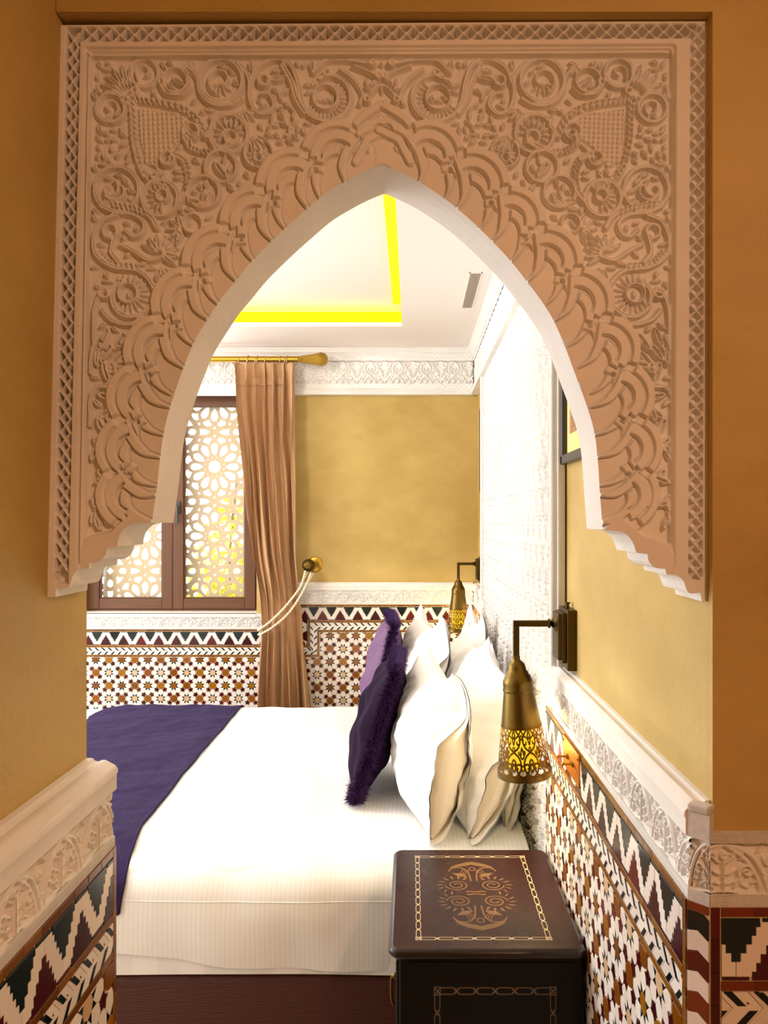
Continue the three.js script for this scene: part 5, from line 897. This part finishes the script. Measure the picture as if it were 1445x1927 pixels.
{
  const o = group('nightstand', [0, 0, 0]); tag(o, 'dark leather covered bedside cabinet with gold stamped ornament', 'nightstand');
  const ty = Y(-0.854), x0 = -0.047, x1 = 0.349, z0 = -2.0, z1 = -1.524, w = x1 - x0, d = z1 - z0;
  const topTex = canvasTexture(848, 1024, (c, W, Hh) => { leatherBase(c, W, Hh, '#2a0c07', 4); c.strokeStyle = '#cdbb98'; c.lineWidth = 3.4; goldBorder(c, 130, 105, 700, 925, 7, 11, 10); c.save(); c.translate(0, 512); c.scale(1, 1.18); motif(c, 415, 0, 1.75, 'rgba(126,98,60,0.8)'); c.restore(); });
  const topRough = canvasTexture(212, 256, (c, W, Hh) => { c.fillStyle = '#787878'; c.fillRect(0, 0, W, Hh); const r = rng(6); for (let i = 0; i < 500; i++) { const v = 60 + 80 * r(); c.fillStyle = `rgba(${v},${v},${v},.4)`; c.beginPath(); c.ellipse(r() * W, r() * Hh, 3 + 12 * r(), 1 + 4 * r(), r() * 3, 0, 7); c.fill(); } }, false);
  const prof = [[0, 0], [0.010, 0], [0.016, -0.003], [0.019, -0.008], [0.019, -0.013], [0.015, -0.018], [0.010, -0.022], [-0.01, -0.022]];
  // moulded top: rings of the profile run round the rectangle
  const rw = w / 2 - .019, rd = d / 2 - 0.019, cx = (x0 + x1) / 2, cz = (z0 + z1) / 2, cr = 0.006;
  const loop = (off) => { const p = []; for (const [sx, sz, a] of [[1, 1, 0], [-1, 1, 1], [-1, -1, 2], [1, -1, 3]]) for (let k = 0; k <= 6; k++) { const t = (a + k / 6) * Math.PI / 2, R = cr + off; p.push([cx + sx * (rw - cr) + R * Math.cos(t), cz + sz * (rd - cr) + R * Math.sin(t)]); } return p; };
  const leather = new THREE.MeshPhysicalMaterial({ map: topTex, roughnessMap: topRough, roughness: 0.75, specularIntensity: 0.5 }), edgeM = std({ color: 0x1d0e0a, roughness: 0.33 });
  { const n = 28, pr = prof.slice(1), g = surface(n, pr.length - 1, (u, v) => { const [off, dy] = pr[Math.round(v * (pr.length - 1))], l = loop(off), q = l[Math.round(u * n) % n]; return [q[0], ty + dy, q[1]]; }); g.index.array.reverse?.(); const gi = g.index.array; g.computeVertexNormals(); mesh('edge', toCreasedNormals(g, .8), edgeM, o); }
  { const l = loop(0.0101), s = new THREE.Shape(l.map((q) => new THREE.Vector2(q[0], -q[1]))), g = new THREE.ShapeGeometry(s); const p = g.attributes.position, uv = g.attributes.uv; for (let i = 0; i < p.count; i++) { const X = p.getX(i), Z = -p.getY(i); uv.setXY(i, (X - x0) / w, 1 - (Z - z0) / d); p.setXYZ(i, X, ty + .0001, Z); } g.computeVertexNormals(); mesh('top', g, leather, o); }
  const sideTex = canvasTexture(700, 1024, (c, W, Hh) => { c.fillStyle = '#0b0706'; c.fillRect(0, 0, W, Hh); c.strokeStyle = '#6b5a48'; c.lineWidth = 4; goldBorder(c, 120, 95, 610, 900, 6, 11, 11); motif(c, 360, 500, 1.5, 'rgba(60,22,14,0.75)'); });
  const bx0 = -0.026, bx1 = 0.346, bz0 = -1.985, bz1 = -1.545, bh = ty - .022;
  mesh('carcass', rbox(bx1 - bx0, bh - 0.03, bz1 - bz0, 0.006, (bx0 + bx1) / 2, (bh + 0.03) / 2, (bz0 + bz1) / 2), new THREE.MeshPhysicalMaterial({ color: 0x080403, roughness: .45, specularIntensity: .4 }), o);
  { const g = box(bx0 + 0.02, bx1 - .02, 0.05, bh - 0.012, bz1, bz1 + 0.002); const p = g.attributes.position, uv = g.attributes.uv; for (let i = 0; i < p.count; i++) uv.setXY(i, (p.getX(i) - bx0 - .02) / (bx1 - bx0 - .04), (p.getY(i) - .05) / (bh - .062)); mesh('side_panel', g, new THREE.MeshPhysicalMaterial({ map: sideTex, roughness: 0.5, specularIntensity: .4 }), o); }
  for (const [a, b] of [[0.06, 0.40], [0.42, bh - 0.02]]) { const dr = mesh('drawer', rbox(0.008, b - a, bz1 - bz0 - 0.04, 0.003, bx0 - 0.003, (a + b) / 2, (bz0 + bz1) / 2), std({ color: 0x120a07, roughness: .38 }), o); const hy = b - 0.085, hz = -1.62; mesh('handle', merge([tube([[bx0 - 0.004, hy + 0.02, hz], [bx0 - 0.014, hy + 0.022, hz], [bx0 - .017, hy + .012, hz], [bx0 - .016, hy - 0.03, hz], [bx0 - 0.012, hy - .04, hz]], 0.0032, 20, 8), new THREE.SphereGeometry(0.006, 10, 8).translate(bx0 - 0.010, hy + .021, hz)]), M.brass, dr); }
  for (const [x, z] of [[bx0 + .03, bz1 - .03], [bx1 - .03, bz1 - .03], [bx0 + .03, bz0 + .03], [bx1 - .03, bz0 + .03]]) mesh('foot', box(x - .02, x + .02, 0, .035, z - .02, z + .02), M.darkWood, o);
}
// ------------------------------------------------------------------ wall lamps
{
  const o = group('wall_lamp', [0.385, Y(-0.2595), -1.845]);
  // origin: where the arm meets the wall; the arm reaches out along -x
  mesh('backplate', merge([rbox(0.022, 0.142, 0.104, 0.002, -0.011, -0.022, 0), rbox(0.012, 0.118, 0.078, 0.002, -0.026, -0.018, 0), rbox(0.010, 0.110, 0.070, 0.002, -0.036, -0.016, 0)]), M.brassDark, o);
  mesh('collar', merge([(() => { const g = new THREE.ConeGeometry(0.030, 0.018, 4); g.rotateY(Math.PI / 4); g.rotateZ(Math.PI / 2); g.translate(-0.047, 0.012, 0); return g; })(), (() => { const g = new THREE.TorusGeometry(0.009, 0.003, 8, 20); g.rotateY(Math.PI / 2); g.translate(-0.056, 0.012, 0); return g; })()]), M.brassDark, o);
  const top = mesh('screw', merge([new THREE.CylinderGeometry(.004, .004, .012, 10).translate(-0.012, 0.054, 0.0), new THREE.CylinderGeometry(0.007, .007, .004, 12).translate(-0.012, 0.061, 0)]), M.brassDark, o);
  const ax = -0.135;
  mesh('arm', merge([rbox(0.086, 0.0145, 0.0145, 0.002, -0.097, 0.012, 0), rbox(0.0145, 0.092, 0.0145, 0.002, ax, -0.027, 0)]), M.brassDark, o);
  // shade hangs a little askew
  const sh = new THREE.Group(); sh.name = 'shade'; sh.position.set(ax, -0.068, 0); sh.rotation.z = 0.075; o.add(sh);
  mesh('cap', lathe([[0.008, 0.004], [0.0095, 0.0], [0.0085, -0.006], [0.012, -0.010], [0.0185, -0.016], [0.0215, -0.026], [0.022, -0.032], [0.026, -0.036], [0.027, -0.041], [0.031, -0.045], [0.0325, -0.050], [0.0355, -0.055], [0.0365, -0.061], [0.0365, -0.074], [0.0378, -0.076], [0.0378, -0.080], [0.0362, -0.082]], 48), M.brass, sh);
  const RT = (y) => lerp(0.0362, 0.0655, (-0.082 - y) / 0.2);                     // cone radius at height y
  mesh('cone', lathe([[RT(-.082), -0.082], [RT(-0.160), -0.160], [RT(-.160) - .0015, -.160], [RT(-.082) - .0015, -.082]], 56), M.brass, sh);
  mesh('rim', lathe([[RT(-.272), -0.270], [RT(-.282) + .0008, -0.282], [RT(-.282) - .001, -0.2835], [RT(-.272) - .002, -.270]], 56), M.brass, sh);
  // pierced band: cut scrolls bent round the cone
  const n = 9, y0 = -0.272, y1 = -0.160, onCone = (a, t, out) => { const y = lerp(y0, y1, t), r = RT(y) + out, th = a / n * Math.PI * 2; return [r * Math.cos(th), y, r * Math.sin(th)]; };
  const S = [], st = (pts, w, closed) => S.push([pts, w * 1.5, closed]);
  const circ = (x, y, rx, ry, w) => st(Array.from({ length: 16 }, (_, i) => [x + rx * Math.cos(i / 16 * 6.2832), y + ry * Math.sin(i / 16 * 6.2832)]), w, true);
  const spir = (x, y, r, a0, turn, w) => st(Array.from({ length: 12 }, (_, i) => { const k = i / 11, q = r * (1 - .75 * k), a = a0 + turn * k; return [x + q * 0.9 * Math.cos(a), y + q * .42 * Math.sin(a)]; }), w);
  for (const s of [1, -1]) {
    st([[0, 0], [s * .28, .10], [s * .42, .25], [s * .30, .42], [0, .52], [s * -.30, .62], [s * -.42, .78], [s * -.22, .93], [0, 1]], .0034);
    st([[s * .5, 0.02], [s * .30, .06], [s * .16, .18], [s * .10, .32], [0, .38]], .0034); st([[s * .5, .98], [s * .34, .86], [s * .12, .80], [0, .66]], .003);
    spir(s * .25, .22, .19, s > 0 ? 0 : 3.14, s * 5, .0032); spir(s * .27, .72, .17, s > 0 ? 1 : 2.14, -s * 5, .003); spir(s * .40, .50, .12, 1, s * 5, .003);
    st([[s * .5, .38], [s * .40, .44], [s * .5, .62]], .003); st([[0, .12], [s * .09, .2], [0, .3]], .0034); st([[0, .78], [s * .08, .86], [0, .96]], .0034);
  }
  circ(0, .58, .06, .04, .0026); circ(.5, .2, .07, .05, .0026); circ(.5, .82, .06, .04, .0026); st([[-.5, 0.01], [0, 0.03], [.5, .01]], .003); st([[-.5, .99], [0, .985], [.5, .99]], .004);
  const rib = []; for (const [pts, w, closed] of S) for (let k = 0; k < n; k++) {
    const cv = new THREE.CatmullRomCurve3(pts.map((p) => new THREE.Vector3(p[0] * 0.055, p[1] * 0.112, 0)), !!closed), N = Math.min(22, pts.length * 4), q = cv.getPoints(N), L = [], Rr = [];
    for (let i = 0; i <= N; i++) { const a = q[Math.max(0, i - 1)], b = q[Math.min(N, i + 1)], l = Math.hypot(b.x - a.x, b.y - a.y) || 1, nx = -(b.y - a.y) / l * w / 2, ny = (b.x - a.x) / l * w / 2; L.push([(q[i].x + nx) / .055 + k, (q[i].y + ny) / .112]); Rr.push([(q[i].x - nx) / .055 + k, (q[i].y - ny) / .112]); }
    rib.push(surface(N, 1, (u, v) => onCone(...(v ? L : Rr)[Math.round(u * N)], 0.0006)));
  }
  mesh('pierced_band', merge(rib), std({ color: 0x6a4f20, metalness: 1, roughness: .42, side: THREE.DoubleSide }), sh);
  mesh('added_glow_liner', lathe([[0.012, -0.162], [0.030, -0.165], [0.034, -0.215], [0.037, -0.262], [0.030, -0.266], [0, -0.266]], 28), std({ color: 0x403000, emissive: 0xffd028, emissiveIntensity: 1.0 }), sh);  // added glowing sleeve gives the yellow light showing through the pierced holes
  const bulb = new THREE.SphereGeometry(0.019, 20, 14); bulb.scale(1, 1.25, 1); bulb.translate(0, -0.185, 0); mesh('bulb', bulb, std({ color: 0xffffff, emissive: 0xffd890, emissiveIntensity: 3 }), sh);
  const L = new THREE.PointLight(new THREE.Color(1, 0.76, 0.34), 0.7, 0, 2); L.position.set(0, -0.185, 0); L.castShadow = true; L.shadow.radius = 0.8; sh.add(L);
  tag(o, 'brass wall lamp with a pierced cone shade hanging over the bedside cabinet', 'wall lamp');
  const far = o.clone(); far.name = numbered('wall_lamp'); scene.add(far); far.position.set(0.385, Y(-0.2465), -4.14); far.userData = { ...far.userData, label: 'small distant brass wall lamp with a glowing pierced shade by the far corner' }; far.getObjectByName('shade').rotation.z = 0;
}
// ------------------------------------------------------------------ framed pictures and switch plates on the right wall
function picture(label, z0, z1, y0, y1, seed) {
  const o = group('picture', [0.385, H, 0], -Math.PI / 2); tag(o, label, 'picture', 'framed pictures beside the bed');
  const w = 0.022, dark = std({ color: 0x2d2a2a, roughness: .35 });
  mesh('frame', merge([rbox(z1 - z0, w, 0.018, 0.003, (z0 + z1) / 2, y0 + w / 2, 0.01), rbox(z1 - z0, w, .018, .003, (z0 + z1) / 2, y1 - w / 2, .01), rbox(w, y1 - y0, .018, .003, z0 + w / 2, (y0 + y1) / 2, .01), rbox(w, y1 - y0, .018, .003, z1 - w / 2, (y0 + y1) / 2, .01)]), dark, o);
  mesh('mat', box(z0 + .01, z1 - .01, y0 + .01, y1 - .01, 0.002, 0.006), std({ color: 0xf2d78c, roughness: .8 }), o);
  const tex = canvasTexture(128, 256, (c, W, Hh) => { const r = rng(seed); c.fillStyle = '#a8794c'; c.fillRect(0, 0, W, Hh); for (let i = 0; i < 160; i++) { c.fillStyle = `rgba(${90 + 90 * r()},${60 + 60 * r()},${30 + 50 * r()},.35)`; c.fillRect(r() * W, r() * Hh, 8 + 40 * r(), 4 + 26 * r()); } });
  mesh('print', box(z0 + .058, z1 - .058, y0 + .07, y1 - .07, .006, .0075), std({ map: tex, roughness: .6 }), o);
}
picture('dark framed picture with a cream mat, half hidden behind the right side of the arch', -1.90, -1.56, 0.137, 0.61, 3);
picture('dark framed picture seen edge on as a thin strip by the far corner', -4.19, -3.93, 0.15, 0.605, 5);
{
  const o = group('switch_plate', [FACE - 0.0035, H, -1.697], -Math.PI / 2); tag(o, 'polished copper switch plate set in the wall tiles below the near wall lamp', 'switch');
  mesh('plate', rbox(0.166, 0.069, 0.004, 0.0015, 0, -0.5285, 0.001), M.copper, o);
  for (const x of [-0.025, 0.03]) { const t = mesh('toggle', merge([new THREE.CylinderGeometry(0.006, 0.0075, 0.005, 14).rotateX(Math.PI / 2).translate(x, -0.5285, 0.005), new THREE.CylinderGeometry(0.0022, 0.003, 0.020, 10).rotateX(Math.PI / 2).translate(x, -0.5285, .014), new THREE.SphereGeometry(0.0038, 10, 8).translate(x, -.5285, .025)]), M.brassBright, o); }
  for (const x of [-0.075, 0.075]) mesh('screw', new THREE.CylinderGeometry(0.003, .003, .002, 10).rotateX(Math.PI / 2).translate(x, -0.505, .0035), M.brass, o);
  const f = o.clone(); f.name = numbered('switch_plate'); scene.add(f); f.position.z = -4.28; f.userData = { ...f.userData, label: 'copper switch plate set in the wall tiles by the far corner behind the pillows' };
}
// ------------------------------------------------------------------ corridor lamp behind the camera: it lights the carved arch from the passage side
{
  const o = group('unseen_ceiling_lamp', [0.75, 2.46, 0.6]); tag(o, 'round brass ceiling lamp in the passage behind the viewer', 'ceiling lamp');
  mesh('shade', lathe([[0, -0.002], [0.09, -0.004], [0.10, -0.02], [0.095, -.06], [0.093, -.06], [0.097, -.02]], 32), M.brass, o);
  mesh('bulb', new THREE.SphereGeometry(0.045, 20, 14).translate(0, -0.06, 0), std({ color: 0xffffff, emissive: 0xffb060, emissiveIntensity: 4 }), o);
  const L = new THREE.PointLight(new THREE.Color(1, 0.57, 0.34), 4.0, 0, 2); L.position.set(0, -0.06, 0); L.castShadow = true; L.shadow.radius = 2.2; o.add(L);
}
scene.traverse((q) => { if (q.isMesh) q.castShadow = q.receiveShadow = true; });
renderer.render(scene, camera);
